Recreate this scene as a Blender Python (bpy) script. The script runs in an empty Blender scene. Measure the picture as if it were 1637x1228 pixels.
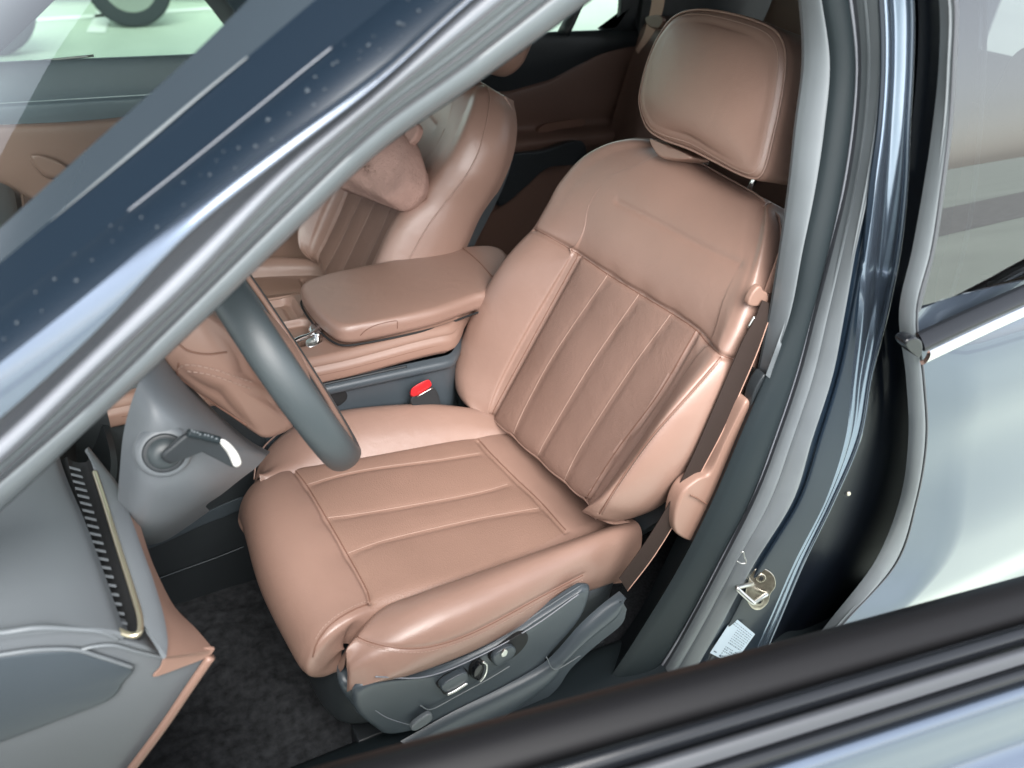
import bpy, bmesh, math, random
import numpy as np
from mathutils import Matrix, Vector
from mathutils.bvhtree import BVHTree
random.seed(4); np.random.seed(4)
SC = bpy.context.scene
COL = SC.collection
# ------------------------------------------------------------ camera (car axes: x forward, y to the driver's door, z up)
CM = np.array([[-0.87847, 0.47111, 0.07967], [-0.20894, -0.52874, 0.82266], [0.42969, 0.70604, 0.56292]])
CP = np.array([0.52319, 1.44272, 1.78254]); FW = 0.82571; W0, H0 = 1637., 1228.
cd = bpy.data.cameras.new('camera'); cam = bpy.data.objects.new('camera', cd); COL.objects.link(cam)
mw = Matrix.Identity(4)
for i in range(3):
    for j in range(3): mw[j][i] = CM[i][j]
    mw[i][3] = CP[i]
cam.matrix_world = mw
cd.sensor_fit = 'HORIZONTAL'; cd.sensor_width = 36; cd.lens = 36*FW; cd.clip_start = .02; cd.clip_end = 500
cd.dof.use_dof = True; cd.dof.focus_distance = 1.5; cd.dof.aperture_fstop = cd.lens/1000/.0085
SC.camera = cam
# ------------------------------------------------------------ light
wd = bpy.data.worlds.new('World'); SC.world = wd; wd.use_nodes = True
nt = wd.node_tree; nt.nodes.clear()
sky = nt.nodes.new('ShaderNodeTexSky'); sky.sky_type = 'NISHITA'; sky.sun_disc = False
SUN_EL, SUN_AZ = 45., 75.     # elevation, azimuth from +x (forward) towards +y (driver's side)
sky.sun_elevation = math.radians(SUN_EL); sky.sun_rotation = math.radians(90-SUN_AZ)
sky.air_density = 1.0; sky.dust_density = 1.0; sky.ozone_density = 1.0
hs = nt.nodes.new('ShaderNodeHueSaturation'); hs.inputs['Saturation'].default_value = .35
bg = nt.nodes.new('ShaderNodeBackground'); bg.inputs[1].default_value = .115
wo = nt.nodes.new('ShaderNodeOutputWorld')
nt.links.new(sky.outputs[0], hs.inputs['Color']); nt.links.new(hs.outputs[0], bg.inputs[0]); nt.links.new(bg.outputs[0], wo.inputs[0])
sl = bpy.data.lights.new('sun', 'SUN'); sl.energy = 2.2; sl.angle = math.radians(50); sl.color = (1, .97, .93)
so = bpy.data.objects.new('sun', sl); COL.objects.link(so)
e, a = math.radians(SUN_EL), math.radians(SUN_AZ)
sd = Vector((math.cos(e)*math.cos(a), math.cos(e)*math.sin(a), math.sin(e)))
so.rotation_euler = sd.to_track_quat('Z', 'Y').to_euler()
vs = SC.view_settings; vs.view_transform = 'Standard'; vs.look = 'None'; vs.exposure = 2.0; vs.gamma = 1; vs.use_curve_mapping = False
SC.cycles.max_bounces = 8; SC.cycles.transparent_max_bounces = 12

# ------------------------------------------------------------ survey helpers: a sight line cut with a known plane of the car
A = np.array
def ray(x, y):
    f = FW*W0
    return CM.T @ A([(x-W0/2)/f, -(y-H0/2)/f, -1.])
def pln(x, y, o, n, h=0.):
    r = ray(x, y); o = A(o, float); n = A(n, float)
    return CP + r*(((o-CP)@n+h)/(r@n))
def Yp(x, y, v): return pln(x, y, (0, v, 0), (0, 1, 0))
def Xp(x, y, v): return pln(x, y, (v, 0, 0), (1, 0, 0))
def Zp(x, y, v): return pln(x, y, (0, 0, v), (0, 0, 1))
def proj(P):
    q = (np.asarray(P)-CP)@CM.T; z = -q[..., 2]
    return np.stack([W0/2+FW*W0*q[..., 0]/z, H0/2-FW*W0*q[..., 1]/z], -1)
def cr(P, n, closed=False):
    """Catmull-Rom through P (k,d), n samples evenly by chord"""
    P = np.asarray(P, float); k = len(P)
    if closed: E = np.concatenate([P[-1:], P, P[:2]]); seg = k
    else: E = np.concatenate([2*P[:1]-P[1:2], P, 2*P[-1:]-P[-2:-1]]); seg = k-1
    out = []
    m = max(8, 4*n//seg)
    for i in range(seg):
        p0, p1, p2, p3 = E[i], E[i+1], E[i+2], E[i+3]
        t = np.linspace(0, 1, m, endpoint=False)[:, None]
        out.append(.5*((2*p1)+(-p0+p2)*t+(2*p0-5*p1+4*p2-p3)*t*t+(-p0+3*p1-3*p2+p3)*t**3))
    out = np.concatenate(out+[E[seg+1:seg+2]])
    d = np.concatenate([[0], np.cumsum(np.linalg.norm(np.diff(out, axis=0), axis=1))])
    s = np.linspace(0, d[-1], n+1 if closed else n)
    if closed: s = s[:-1]
    return np.stack([np.interp(s, d, out[:, c]) for c in range(out.shape[1])], 1)
def crk(P, n):
    """Catmull-Rom, uniform in knots, along axis 0 of any array"""
    P = np.asarray(P, float); k = len(P)
    E = np.concatenate([2*P[:1]-P[1:2], P, 2*P[-1:]-P[-2:-1]])
    u = np.linspace(0, k-1, n); i = np.minimum(u.astype(int), k-2); t = (u-i).reshape((-1,)+(1,)*(P.ndim-1))
    p0, p1, p2, p3 = E[i], E[i+1], E[i+2], E[i+3]
    return .5*((2*p1)+(-p0+p2)*t+(2*p0-5*p1+4*p2-p3)*t*t+(-p0+3*p1-3*p2+p3)*t**3)

# ------------------------------------------------------------ materials
def mat(name, col, rough=.5, metal=0., coat=0., bump=None, noise=None, spec=.5, sheen=0., crough=.03):
    m = bpy.data.materials.new(name); m.use_nodes = True; t = m.node_tree; b = t.nodes['Principled BSDF']
    b.inputs['Base Color'].default_value = (*col, 1); b.inputs['Roughness'].default_value = rough
    b.inputs['Metallic'].default_value = metal; b.inputs['Coat Weight'].default_value = coat
    b.inputs['Coat Roughness'].default_value = crough
    b.inputs['Specular IOR Level'].default_value = spec; b.inputs['Sheen Weight'].default_value = sheen
    tc = t.nodes.new('ShaderNodeTexCoord')
    if noise:
        sc, amt = noise
        n = t.nodes.new('ShaderNodeTexNoise'); n.inputs['Scale'].default_value = sc; n.inputs['Detail'].default_value = 5
        t.links.new(tc.outputs['Object'], n.inputs['Vector'])
        r = t.nodes.new('ShaderNodeValToRGB'); r.color_ramp.elements[0].position = .3; r.color_ramp.elements[1].position = .7
        r.color_ramp.elements[0].color = (*[c*(1-amt) for c in col], 1); r.color_ramp.elements[1].color = (*[min(1, c*(1+amt)) for c in col], 1)
        t.links.new(n.outputs['Fac'], r.inputs[0]); t.links.new(r.outputs[0], b.inputs['Base Color'])
        mr = t.nodes.new('ShaderNodeMapRange'); mr.inputs[3].default_value = max(0, rough-.06); mr.inputs[4].default_value = min(1, rough+.06)
        t.links.new(n.outputs['Fac'], mr.inputs[0]); t.links.new(mr.outputs[0], b.inputs['Roughness'])
    if bump:
        kind, sc, st = bump
        if kind == 'voronoi':
            v = t.nodes.new('ShaderNodeTexVoronoi'); v.inputs['Scale'].default_value = sc; o = v.outputs['Distance']
        else:
            v = t.nodes.new('ShaderNodeTexNoise'); v.inputs['Scale'].default_value = sc; v.inputs['Detail'].default_value = 6; o = v.outputs['Fac']
        t.links.new(tc.outputs['Object'], v.inputs['Vector'])
        bp = t.nodes.new('ShaderNodeBump'); bp.inputs['Strength'].default_value = st; bp.inputs['Distance'].default_value = .002
        t.links.new(o, bp.inputs['Height']); t.links.new(bp.outputs[0], b.inputs['Normal'])
    return m
LEA = (.250, .155, .122)
M = {}
M['leather'] = mat('leather', LEA, .39, spec=.7, bump=('voronoi', 700, .10), noise=(7, .05))
M['insert'] = mat('perforated_leather', (.205, .127, .100), .44, bump=('voronoi', 420, .25), noise=(9, .05), spec=.35)
def wrinkle(m, sc, st):
    t = m.node_tree; b = t.nodes['Principled BSDF']; old = b.inputs['Normal'].links[0].from_socket
    tc = [n for n in t.nodes if n.type == 'TEX_COORD'][0]
    n = t.nodes.new('ShaderNodeTexNoise'); n.inputs['Scale'].default_value = sc; n.inputs['Detail'].default_value = 3; n.inputs['Distortion'].default_value = .8
    t.links.new(tc.outputs['Object'], n.inputs['Vector'])
    bp = t.nodes.new('ShaderNodeBump'); bp.inputs['Strength'].default_value = st; bp.inputs['Distance'].default_value = .006
    t.links.new(n.outputs['Fac'], bp.inputs['Height']); t.links.new(old, bp.inputs['Normal']); t.links.new(bp.outputs[0], b.inputs['Normal'])
wrinkle(M['leather'], 22, .16); wrinkle(M['insert'], 30, .18)
M['thread'] = mat('thread', (.31, .21, .17), .6)
M['seam'] = mat('seam_shadow', (.16, .08, .055), .7)
M['suede'] = mat('suede', (.33, .21, .175), .9, bump=('noise', 90, .5), noise=(14, .18), spec=.15)
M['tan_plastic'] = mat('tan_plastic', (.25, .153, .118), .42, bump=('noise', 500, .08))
M['grey_plastic'] = mat('grey_plastic', (.048, .060, .070), .36, bump=('noise', 700, .12), noise=(5, .06))
M['dash'] = mat('dash_skin', (.115, .128, .138), .45, bump=('noise', 600, .15), noise=(4, .05))
M['wheel_leather'] = mat('wheel_leather', (.042, .052, .056), .42, bump=('voronoi', 800, .1))
M['dark_plastic'] = mat('dark_plastic', (.02, .024, .027), .45, bump=('noise', 600, .1))
M['green_trim'] = mat('pillar_trim', (.015, .021, .024), .5, spec=.2, bump=('noise', 600, .1))
M['seal'] = mat('seal_rubber', (.125, .14, .15), .36, noise=(20, .05))
M['seal_dark'] = mat('dark_rubber', (.045, .048, .055), .38)
M['seal_mid'] = mat('mid_rubber', (.19, .20, .225), .35)
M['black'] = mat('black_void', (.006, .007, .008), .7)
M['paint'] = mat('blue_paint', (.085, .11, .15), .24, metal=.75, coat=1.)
M['paint_lit'] = mat('blue_paint_lit', (.17, .22, .29), .2, metal=.85, coat=1.)  # same body paint, lightened to strengthen the bright reflections on the pillar
M['paint_shaded'] = mat('blue_paint_shaded', (.008, .015, .025), .35, metal=.1, spec=.3, coat=.3, crough=.12)  # same body paint, darkened for the shaded jamb and dark reflections
M['gloss_black'] = mat('gloss_black', (.008, .009, .011), .2, spec=.3, coat=.12)
M['door_hazed'] = mat('door_trim_hazed', (.17, .21, .235), .45, bump=('noise', 600, .1))  # trim colour lightened to stand in for haze on the windshield
M['sill_black'] = mat('sill_black', (.009, .009, .010), .45, spec=.12)
M['tip_metal'] = mat('tip_metal', (.85, .85, .82), .3, metal=.5)
M['jamb_black'] = mat('jamb_black', (.004, .006, .010), .4, spec=.2, coat=.06)
M['chrome'] = mat('chrome', (.78, .79, .80), .16, metal=1)
M['satin'] = mat('satin_metal', (.62, .62, .6), .28, metal=1)
M['gold'] = mat('champagne_trim', (.62, .55, .40), .3, metal=.9)
M['zinc'] = mat('zinc', (.55, .52, .44), .3, metal=1, noise=(120, .2))
M['red'] = mat('red_plastic', (.52, .015, .02), .35)
M['carpet'] = mat('carpet', (.03, .032, .036), .95, bump=('noise', 260, .9), noise=(160, .35), spec=.1)
M['mat'] = mat('floor_mat', (.030, .032, .035), .95, bump=('noise', 90, 1.), noise=(60, .45), spec=.2)
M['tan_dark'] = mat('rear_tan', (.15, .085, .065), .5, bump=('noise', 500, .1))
M['belt'] = mat('belt_webbing', (.030, .021, .018), .8, spec=.12, bump=('noise', 900, .3))
M['belt_tan'] = mat('tan_webbing', (.42, .25, .19), .7, bump=('noise', 900, .3))
M['sticker'] = mat('sticker_paper', (.50, .60, .68), .5)
M['ink'] = mat('sticker_ink', (.09, .13, .17), .6)
M['tyre'] = mat('tyre', (.03, .035, .045), .7)
M['white_paint'] = mat('white_paint', (.75, .76, .76), .3, coat=.8)
M['frit'] = mat('frit_band', (.03, .04, .05), .25, coat=.5)
M['drop'] = mat('water_mark', (.04, .052, .065), .5)
M['headliner'] = mat('headliner', (.05, .05, .052), .95)
def ground_mat():
    m = mat('painted_concrete', (.47, .53, .46), .45, bump=('noise', 30, .1), noise=(.6, .12)); return m
M['ground'] = ground_mat(); M['canopy_dark'] = mat('canopy_metal', (.03, .04, .055), .6)
M['strip_grey'] = mat('strip_grey', (.30, .31, .30), .8, noise=(8, .2))
M['line'] = mat('white_line', (.78, .8, .78), .5, noise=(3, .06))
def glass(name, tint, refl=1.5, rough=0.):
    m = bpy.data.materials.new(name); m.use_nodes = True; t = m.node_tree; t.nodes.clear()
    o = t.nodes.new('ShaderNodeOutputMaterial'); mx = t.nodes.new('ShaderNodeMixShader')
    tr = t.nodes.new('ShaderNodeBsdfTransparent'); gl = t.nodes.new('ShaderNodeBsdfGlossy'); fr = t.nodes.new('ShaderNodeFresnel')
    tr.inputs[0].default_value = (*tint, 1); gl.inputs['Roughness'].default_value = rough; fr.inputs[0].default_value = refl
    t.links.new(fr.outputs[0], mx.inputs[0]); t.links.new(tr.outputs[0], mx.inputs[1]); t.links.new(gl.outputs[0], mx.inputs[2])
    t.links.new(mx.outputs[0], o.inputs[0]); return m
M['glass'] = glass('clear_glass', (.80, .90, .86), 1.5)
M['glass_dark'] = glass('privacy_glass', (.22, .24, .24), 2.5)
M['glass_side'] = glass('side_glass', (.72, .86, .74), 1.45)

# ------------------------------------------------------------ object helpers
def link(o, parent=None):
    COL.objects.link(o)
    if parent: o.parent = parent
    return o
def pydata(name, V, F, m, parent=None, smooth=True, solid=0, off=-1):
    me = bpy.data.meshes.new(name)
    me.from_pydata([tuple(map(float, v)) for v in V], [], F)
    me.materials.append(M[m] if isinstance(m, str) else m)
    me.update()
    for p in me.polygons: p.use_smooth = smooth
    o = bpy.data.objects.new(name, me)
    if solid:
        s = o.modifiers.new('s', 'SOLIDIFY'); s.thickness = solid; s.offset = off
        es = o.modifiers.new('e', 'EDGE_SPLIT'); es.split_angle = math.radians(50)
    return link(o, parent)
def thing(name, label, cat, loc=(0, 0, 0), group=None):
    o = bpy.data.objects.new(name, None); COL.objects.link(o); o.empty_display_size = .05
    # children keep world coordinates: parent sits at loc, geometry is offset by matrix_parent_inverse
    o.location = loc; tag(o, label, cat, group); return o
def tag(o, label=None, cat=None, group=None, kind=None):
    if label: o['label'] = label
    if cat: o['category'] = cat
    if group: o['group'] = group
    if kind: o['kind'] = kind
    return o
def settle(root):
    """bake the parent's offset into the child meshes so that everything sits where it was surveyed"""
    off = Vector(root.location)
    done = set()
    def rec(o):
        for c in o.children:
            if c.type == 'MESH' and c.data.name not in done:
                c.data.transform(Matrix.Translation(-off)); done.add(c.data.name)
            rec(c)
    rec(root)
def gridF(n, m, cu=False, cv=False, flip=False):
    F = []
    for i in range(n if cu else n-1):
        for j in range(m if cv else m-1):
            q = (i*m+j, ((i+1) % n)*m+j, ((i+1) % n)*m+(j+1) % m, i*m+(j+1) % m)
            F.append(q[::-1] if flip else q)
    return F
def face_cam(V, F):
    """orient all faces of an open sheet towards the outside (survey side)"""
    V = np.asarray(V); s = 0
    for f in F[::max(1, len(F)//60)]:
        a_, b_, c_ = V[f[0]], V[f[1]], V[f[2]]
        n = np.cross(b_-a_, c_-a_); s += np.sign(n@(CP-a_))
    return F if s >= 0 else [f[::-1] for f in F]
def sheet(name, G, m, parent=None, solid=.003, smooth=True):
    """G (n,m,3) grid of points -> sheet with thickness behind it"""
    G = np.asarray(G, float); n, k = G.shape[:2]; V = G.reshape(-1, 3); F = face_cam(V, gridF(n, k))
    return pydata(name, V, F, m, parent, smooth, solid)
def net(P, nu, nv): return crk(np.swapaxes(crk(np.swapaxes(crk(P, nu), 0, 1), nv), 0, 1), nu) if False else np.swapaxes(crk(np.swapaxes(crk(P, nu), 0, 1), nv), 0, 1)
def band(name, Aa, Bb, m, parent=None, bulge=0., nrm=(0, 1, 0), n=60, k=9, solid=.003, power=.5):
    """strip between two curves with a rounded cross-section"""
    Aa = cr(Aa, n); Bb = cr(Bb, n); t = np.linspace(0, 1, k)
    prof = (4*t*(1-t))**power*bulge
    G = Aa[:, None]*(1-t)[None, :, None]+Bb[:, None]*t[None, :, None]+prof[None, :, None]*A(nrm, float)[None, None]
    return sheet(name, G, m, parent, solid)
def tube(name, P, r, m, parent=None, n=60, k=8, closed=False, flat=1., caps=True, taper=None, nrm=None):
    P = cr(P, n, closed); nn = len(P)
    T = np.gradient(P, axis=0) if not closed else (np.roll(P, -1, 0)-np.roll(P, 1, 0))
    T /= np.linalg.norm(T, axis=1)[:, None]+1e-12
    ref = A(nrm if nrm is not None else (0.13, .2, 1.), float)
    S1 = np.cross(T, ref); S1 /= np.linalg.norm(S1, axis=1)[:, None]+1e-9; S2 = np.cross(S1, T)
    R_ = np.full(nn, r) if taper is None else r*np.interp(np.linspace(0, 1, nn), np.linspace(0, 1, len(taper)), taper)
    a_ = np.linspace(0, 2*math.pi, k, endpoint=False)
    G = P[:, None]+R_[:, None, None]*(np.cos(a_)[None, :, None]*S1[:, None]+flat*np.sin(a_)[None, :, None]*S2[:, None])
    F = gridF(nn, k, closed, True)
    if caps and not closed: F = F+[tuple(range(k)), tuple(range((nn-1)*k, nn*k))[::-1]]
    F = [f[::-1] for f in F]
    return pydata(name, G.reshape(-1, 3), F, m, parent)
def lump(name, out, nrm, depth, m, parent=None, bulge=0., er=.01, n=96, shift=(0, 0, 0), bscale=1., closed=True, rings=10, k=6, bbulge=0., raw=False, soft=0.):
    """rounded slab: closed outline pushed back by depth, with softened edges"""
    P = cr(out, n, True) if closed else np.asarray(out, float)
    n = len(P); c = P.mean(0); N = A(nrm, float); N /= np.linalg.norm(N); sh = A(shift, float)
    dc = P-c; rad = np.linalg.norm(dc, axis=1)[:, None]; dr = dc/rad
    F_ = np.fft.fft(P, axis=0); F_[3:-2] = 0; Ps = np.real(np.fft.ifft(F_, axis=0))
    rr = []
    for s in np.linspace(.04, 1, rings):
        rr.append(c+((dc-dr*er)*(1-soft*(1-s*s))+(Ps-c)*soft*(1-s*s))*s+N*(bulge*(1-s**2.2)))
    for a_ in np.linspace(0, math.pi/2, k)[1:]:
        rr.append(c+dc-dr*er*(1-math.sin(a_))-N*er*(1-math.cos(a_)))
    e2 = min(er, depth*.45)
    for s in np.linspace(0, 1, 5)[1:]:
        q = er+(depth-er-e2)*s; sc = 1+(bscale-1)*(q/depth)
        rr.append(c+sh*(q/depth)+dc*sc-N*q)
    for a_ in np.linspace(0, math.pi/2, k)[1:]:
        q = depth-e2+e2*math.sin(a_)
        rr.append(c+sh+(dc*bscale-dr*e2*(1-math.cos(a_)))-N*q)
    for s in np.linspace(1, .05, 6)[1:]:
        rr.append(c+sh+(dc*bscale-dr*e2)*s-N*(depth+bbulge*(1-s*s)))
    G = np.array(rr); nr = len(rr); V = G.reshape(-1, 3)
    F = gridF(nr, n, False, True)+[tuple(range(n)), tuple(range((nr-1)*n, nr*n))[::-1]]
    # orientation
    a0, b0, c0 = V[F[0][0]], V[F[0][1]], V[F[0][2]]
    if np.cross(b0-a0, c0-a0)@N < 0: F = [f[::-1] for f in F]
    if raw: return V, F
    return pydata(name, V, F, m, parent)
def box(name, lo, hi, m, parent=None, bev=.004):
    bm = bmesh.new(); bmesh.ops.create_cube(bm, size=1)
    lo, hi = A(lo, float), A(hi, float)
    for v in bm.verts: v.co = Vector((lo+(A(v.co)+.5)*(hi-lo)))
    if bev: bmesh.ops.bevel(bm, geom=bm.edges[:], offset=bev, segments=3, profile=.6, affect='EDGES')
    me = bpy.data.meshes.new(name); bm.to_mesh(me); bm.free(); me.materials.append(M[m])
    for p in me.polygons: p.use_smooth = True
    o = bpy.data.objects.new(name, me); return link(o, parent)
def pts(L, f, *a): return [f(x, y, *a) for x, y in L]

def inpoly(q, poly):
    x, y = q[:, 0], q[:, 1]; c = np.zeros(len(q), bool); j = len(poly)-1
    for i in range(len(poly)):
        xi, yi = poly[i]; xj, yj = poly[j]
        c ^= ((yi > y) != (yj > y)) & (x < (xj-xi)*(y-yi)/(yj-yi+1e-12)+xi); j = i
    return c
class Skin:
    """dense upholstery surface: creases are pressed into it, panels are cut out of it"""
    def __init__(s, G, cu=False, cv=False):
        s.n, s.k = G.shape[:2]; s.V = G.reshape(-1, 3).copy(); s.F = np.array(face_cam(s.V, gridF(s.n, s.k, cu, cv)))
    def normals(s):
        N = np.zeros_like(s.V); a_, b_, c_ = s.V[s.F[:, 0]], s.V[s.F[:, 1]], s.V[s.F[:, 2]]
        d_ = s.V[s.F[:, 3]]; fn = np.cross(c_-a_, d_-b_)
        for i in range(4): np.add.at(N, s.F[:, i], fn)
        return N/(np.linalg.norm(N, axis=1)[:, None]+1e-12)
    def bvh(s): return BVHTree.FromPolygons([tuple(v) for v in s.V], [tuple(map(int, f)) for f in s.F])
    def trace(s, px, n=80, lift=0.):
        """lay a seam on the surface"""
        t = s.bvh(); P = cr(A([(a_, b_) for a_, b_ in px], float), n); out = []
        for x, y in P:
            r = ray(x, y); r = r/np.linalg.norm(r)
            h = t.ray_cast(Vector(CP), Vector(r))
            if h[0] is not None:
                nn = A(h[1]); nn = nn if nn@r < 0 else -nn
                out.append(A(h[0])+nn*lift)
        return np.array(out)
    def press(s, lines, depth=.005, w=.004, puff=.006, pw=.022):
        N = s.normals(); D = np.full(len(s.V), 9.)
        for L in lines:
            L = np.asarray(L)
            for i in range(0, len(L)-1):
                a_, b_ = L[i], L[i+1]; ab = b_-a_; l2 = ab@ab
                if l2 < 1e-12: continue
                lo = np.minimum(a_, b_)-.13; hi = np.maximum(a_, b_)+.13
                ix = np.where(((s.V > lo) & (s.V < hi)).all(1))[0]
                q = s.V[ix]-a_; t = np.clip(q@ab/l2, 0, 1); d = np.linalg.norm(q-t[:, None]*ab, axis=1)
                D[ix] = np.minimum(D[ix], d)
        s.V = s.V-N*(depth*np.exp(-(D/w)**2)+puff*np.clip(np.exp(-(D/pw))-math.exp(-.12/pw), 0, 1))[:, None]
    def build(s, name, m, parent, cut=None, front=None, solid=0):
        """cut: list of (name, material, pixel polygon); those faces become parts of their own"""
        C_ = s.V[s.F].mean(1); q = proj(C_); used = np.zeros(len(s.F), bool); N = s.normals()[s.F[:, 0]]
        vis = np.ones(len(s.F), bool) if front is None else (N@A(front) > .25)
        objs = []
        for nm, mm, poly in (cut or []):
            sel = inpoly(q, poly) & vis & ~used; used |= sel; objs.append(s._mk(nm, mm, parent, sel, solid))
        objs.insert(0, s._mk(name, m, parent, ~used, solid)); return objs
    def _mk(s, name, m, parent, sel, solid):
        F = s.F[sel]; u, inv = np.unique(F, return_inverse=True); inv = inv.reshape(F.shape)
        # normals continuous across the cut
        o = pydata(name, s.V[u], [tuple(map(int, f)) for f in inv], m, parent, True, solid)
        return o
def stitches(name, P, parent, m='thread', r=.0007, step=.006, gap=.35):
    P = np.asarray(P); d = np.concatenate([[0], np.cumsum(np.linalg.norm(np.diff(P, axis=0), axis=1))])
    V = []; F = []; s_ = 0
    while s_ < d[-1]-step:
        a_ = A([np.interp(s_, d, P[:, c]) for c in range(3)]); b_ = A([np.interp(s_+step*(1-gap), d, P[:, c]) for c in range(3)])
        t = (b_-a_)/(np.linalg.norm(b_-a_)+1e-9); x = np.cross(t, (0.1, .3, 1)); x /= np.linalg.norm(x); y = np.cross(t, x)
        i = len(V)
        for e_ in (a_, b_):
            for k in range(5): V.append(e_+r*(math.cos(k*1.2566)*x+math.sin(k*1.2566)*y))
        for k in range(5): F.append((i+k, i+(k+1) % 5, i+5+(k+1) % 5, i+5+k))
        s_ += step
    return pydata(name, V, F, m, parent)

def lay(obj, L, n=60, lift=.0008):
    me = obj.data; t = BVHTree.FromPolygons([v.co[:] for v in me.vertices], [p.vertices[:] for p in me.polygons]); out = []
    for x, y in cr(A(L, float), n):
        r = ray(x, y); r = r/np.linalg.norm(r); h = t.ray_cast(Vector(CP), Vector(r))
        if h[0] is not None:
            nn = A(h[1]); nn = nn if nn@r < 0 else -nn
            out.append(A(h[0])+nn*lift)
    return np.array(out)

# ============================================================ SETTING
def plane(name, lo, hi, z, m):
    V = [(lo[0], lo[1], z), (hi[0], lo[1], z), (hi[0], hi[1], z), (lo[0], hi[1], z)]
    return pydata(name, V, [(0, 1, 2, 3)], m, smooth=False)
g = plane('ground', (-150, -150), (150, 150), 0, 'ground'); tag(g, kind='structure')
def line_pts(name, L, w):
    V = []
    P = [Zp(x, y, .004) for x, y in L]; P = A(P)
    d = P[-1]-P[0]; d /= np.linalg.norm(d); s_ = np.cross(d, (0, 0, 1))*w/2
    V = [P[0]-s_, P[-1]-s_, P[-1]+s_, P[0]+s_]
    o = pydata(name, V, [(0, 1, 2, 3)], 'line', smooth=False); tag(o, kind='structure')
rd_ = plane('reflection_strip', (-60, 6.5), (60, 11), .004, 'strip_grey'); tag(rd_, kind='structure')  # unseen darker strip added to put a band into the door's reflections
line_pts('road_marking', [(-300, 55), (620, -5)], .12)
line_pts('road_marking', [(153, 52), (195, -40)], .14)
P_ = A([Zp(135, 15, .004), Zp(100, 24, .004)])

cn = thing('canopy', 'dark flat canopy roof out of view over the car, mirrored in its glossy upper surfaces', 'canopy', (0, -1, 3.3))
box('canopy_slab', (-7, -3.6, 3.25), (7, 1.5, 3.4), 'canopy_dark', cn, .01)  # unseen roof, edges set so light comes in from the door side
for px_ in (-6.5, 6.5):
    for py_ in (-3.3, ): box('canopy_post', (px_-.1, py_-.1, 0), (px_+.1, py_+.1, 3.25), 'canopy_dark', cn, .01)
settle(cn)
# ============================================================ CAR BODY
car = thing('car_body', 'dark blue car shell with the door opening, pillars, sill and windshield around the seats', 'car', (-.3, 0, 0))
# --- windscreen pillar: stations along the pillar, edges across it
AX = [-150, 0, 150, 300, 450, 600, 750, 950, 1150]
ED = {
 'fr': ([505, 365, 229, 95, -52, -190, -320, -500, -680], .625),
 'l1': ([545, 420, 296, 172, 45, -80, -205, -380, -550], .665),
 'l2': ([612, 495, 381, 262, 141, 20, -105, -270, -435], .705),
 'wt': ([692, 581, 463, 337, 223, 113, -18, -185, -355], .742),
 'wb': ([785, 668, 532, 374, 252, 136, 2, -163, -330], .751),
 'dk': ([820, 702, 561, 418, 271, 148, 14, -150, -315], .728),
 'pu': ([855, 735, 592, 452, 293, 163, 42, -120, -285], .728),
 'gr': ([875, 755, 618, 474, 328, 188, 76, -85, -250], .712),
 'ss': ([890, 766, 636, 492, 345, 206, 97, -60, -222], .700),
 'se': ([930, 812, 672, 532, 386, 243, 137, -8, -165], .672)}
EC = {k: A([Yp(x, y, d) for x, y in zip(AX, ys)]) for k, (ys, d) in ED.items()}
pil = band('painted_pillar', EC['l2'], EC['wt'], 'paint_shaded', car, .003, (.3, .5, .8), k=9, power=1)  # darkened body paint stands in for the dark reflection on this band
band('pillar_edge', EC['wt'], EC['wb'], 'paint', car, .002, (.25, .8, .4), k=15, power=.9)
band('pillar_gap', EC['wb'], EC['dk'], 'seal_dark', car, -.004, (0, 1, 0))
band('pillar_flange', EC['dk'], EC['pu'], 'seal_mid', car, .006, (0, 1, .2))
mid1 = EC['pu']*.45+EC['gr']*.55
band('pillar_flange', EC['pu'], mid1, 'seal', car, .004, (0, 1, .2))
band('pillar_flange', mid1, EC['gr'], 'seal', car, .003, (0, 1, .2))
band('pillar_flange', EC['gr'], EC['ss'], 'seal', car, .003, (0, 1, .2))
band('door_seal', EC['ss'], EC['se'], 'seal', car, .012, (-.3, .9, .1), k=15)
inner = EC['se']+A((.03, -.09, -.02))
band('pillar_trim', EC['se'], inner, 'green_trim', car, 0)
for k1, r_ in (('pu', .0016), ('gr', .0016), ('ss', .0014)):
    tube('seal_groove', EC[k1]+A((0, .003, 0)), r_, 'seal_dark', car, n=80, k=6)
# small clip hole dot in the seal
q_ = Yp(287, 497, .703)
# glass edge trim lines, tubes standing in for the bright reflections along them
tube('glass_trim', [Yp(x, y, .668) for x, y in ((80, 354), (150, 296), (240, 221), (320, 153), (396, 91))], .0015, 'seal', car, n=40, taper=[.1, .6, 1, .8, .5])
tube('glass_trim', [Yp(x, y, .708) for x, y in ((205, 337), (300, 262), (420, 165), (475, 120), (530, 76))], .0007, 'seal_mid', car, n=40)
band('windshield_frit', EC['fr'], EC['l1'], 'frit', car, 0, k=5)
band('windshield_frit', EC['l1'], EC['l2'], 'paint_shaded', car, 0, k=5)
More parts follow.
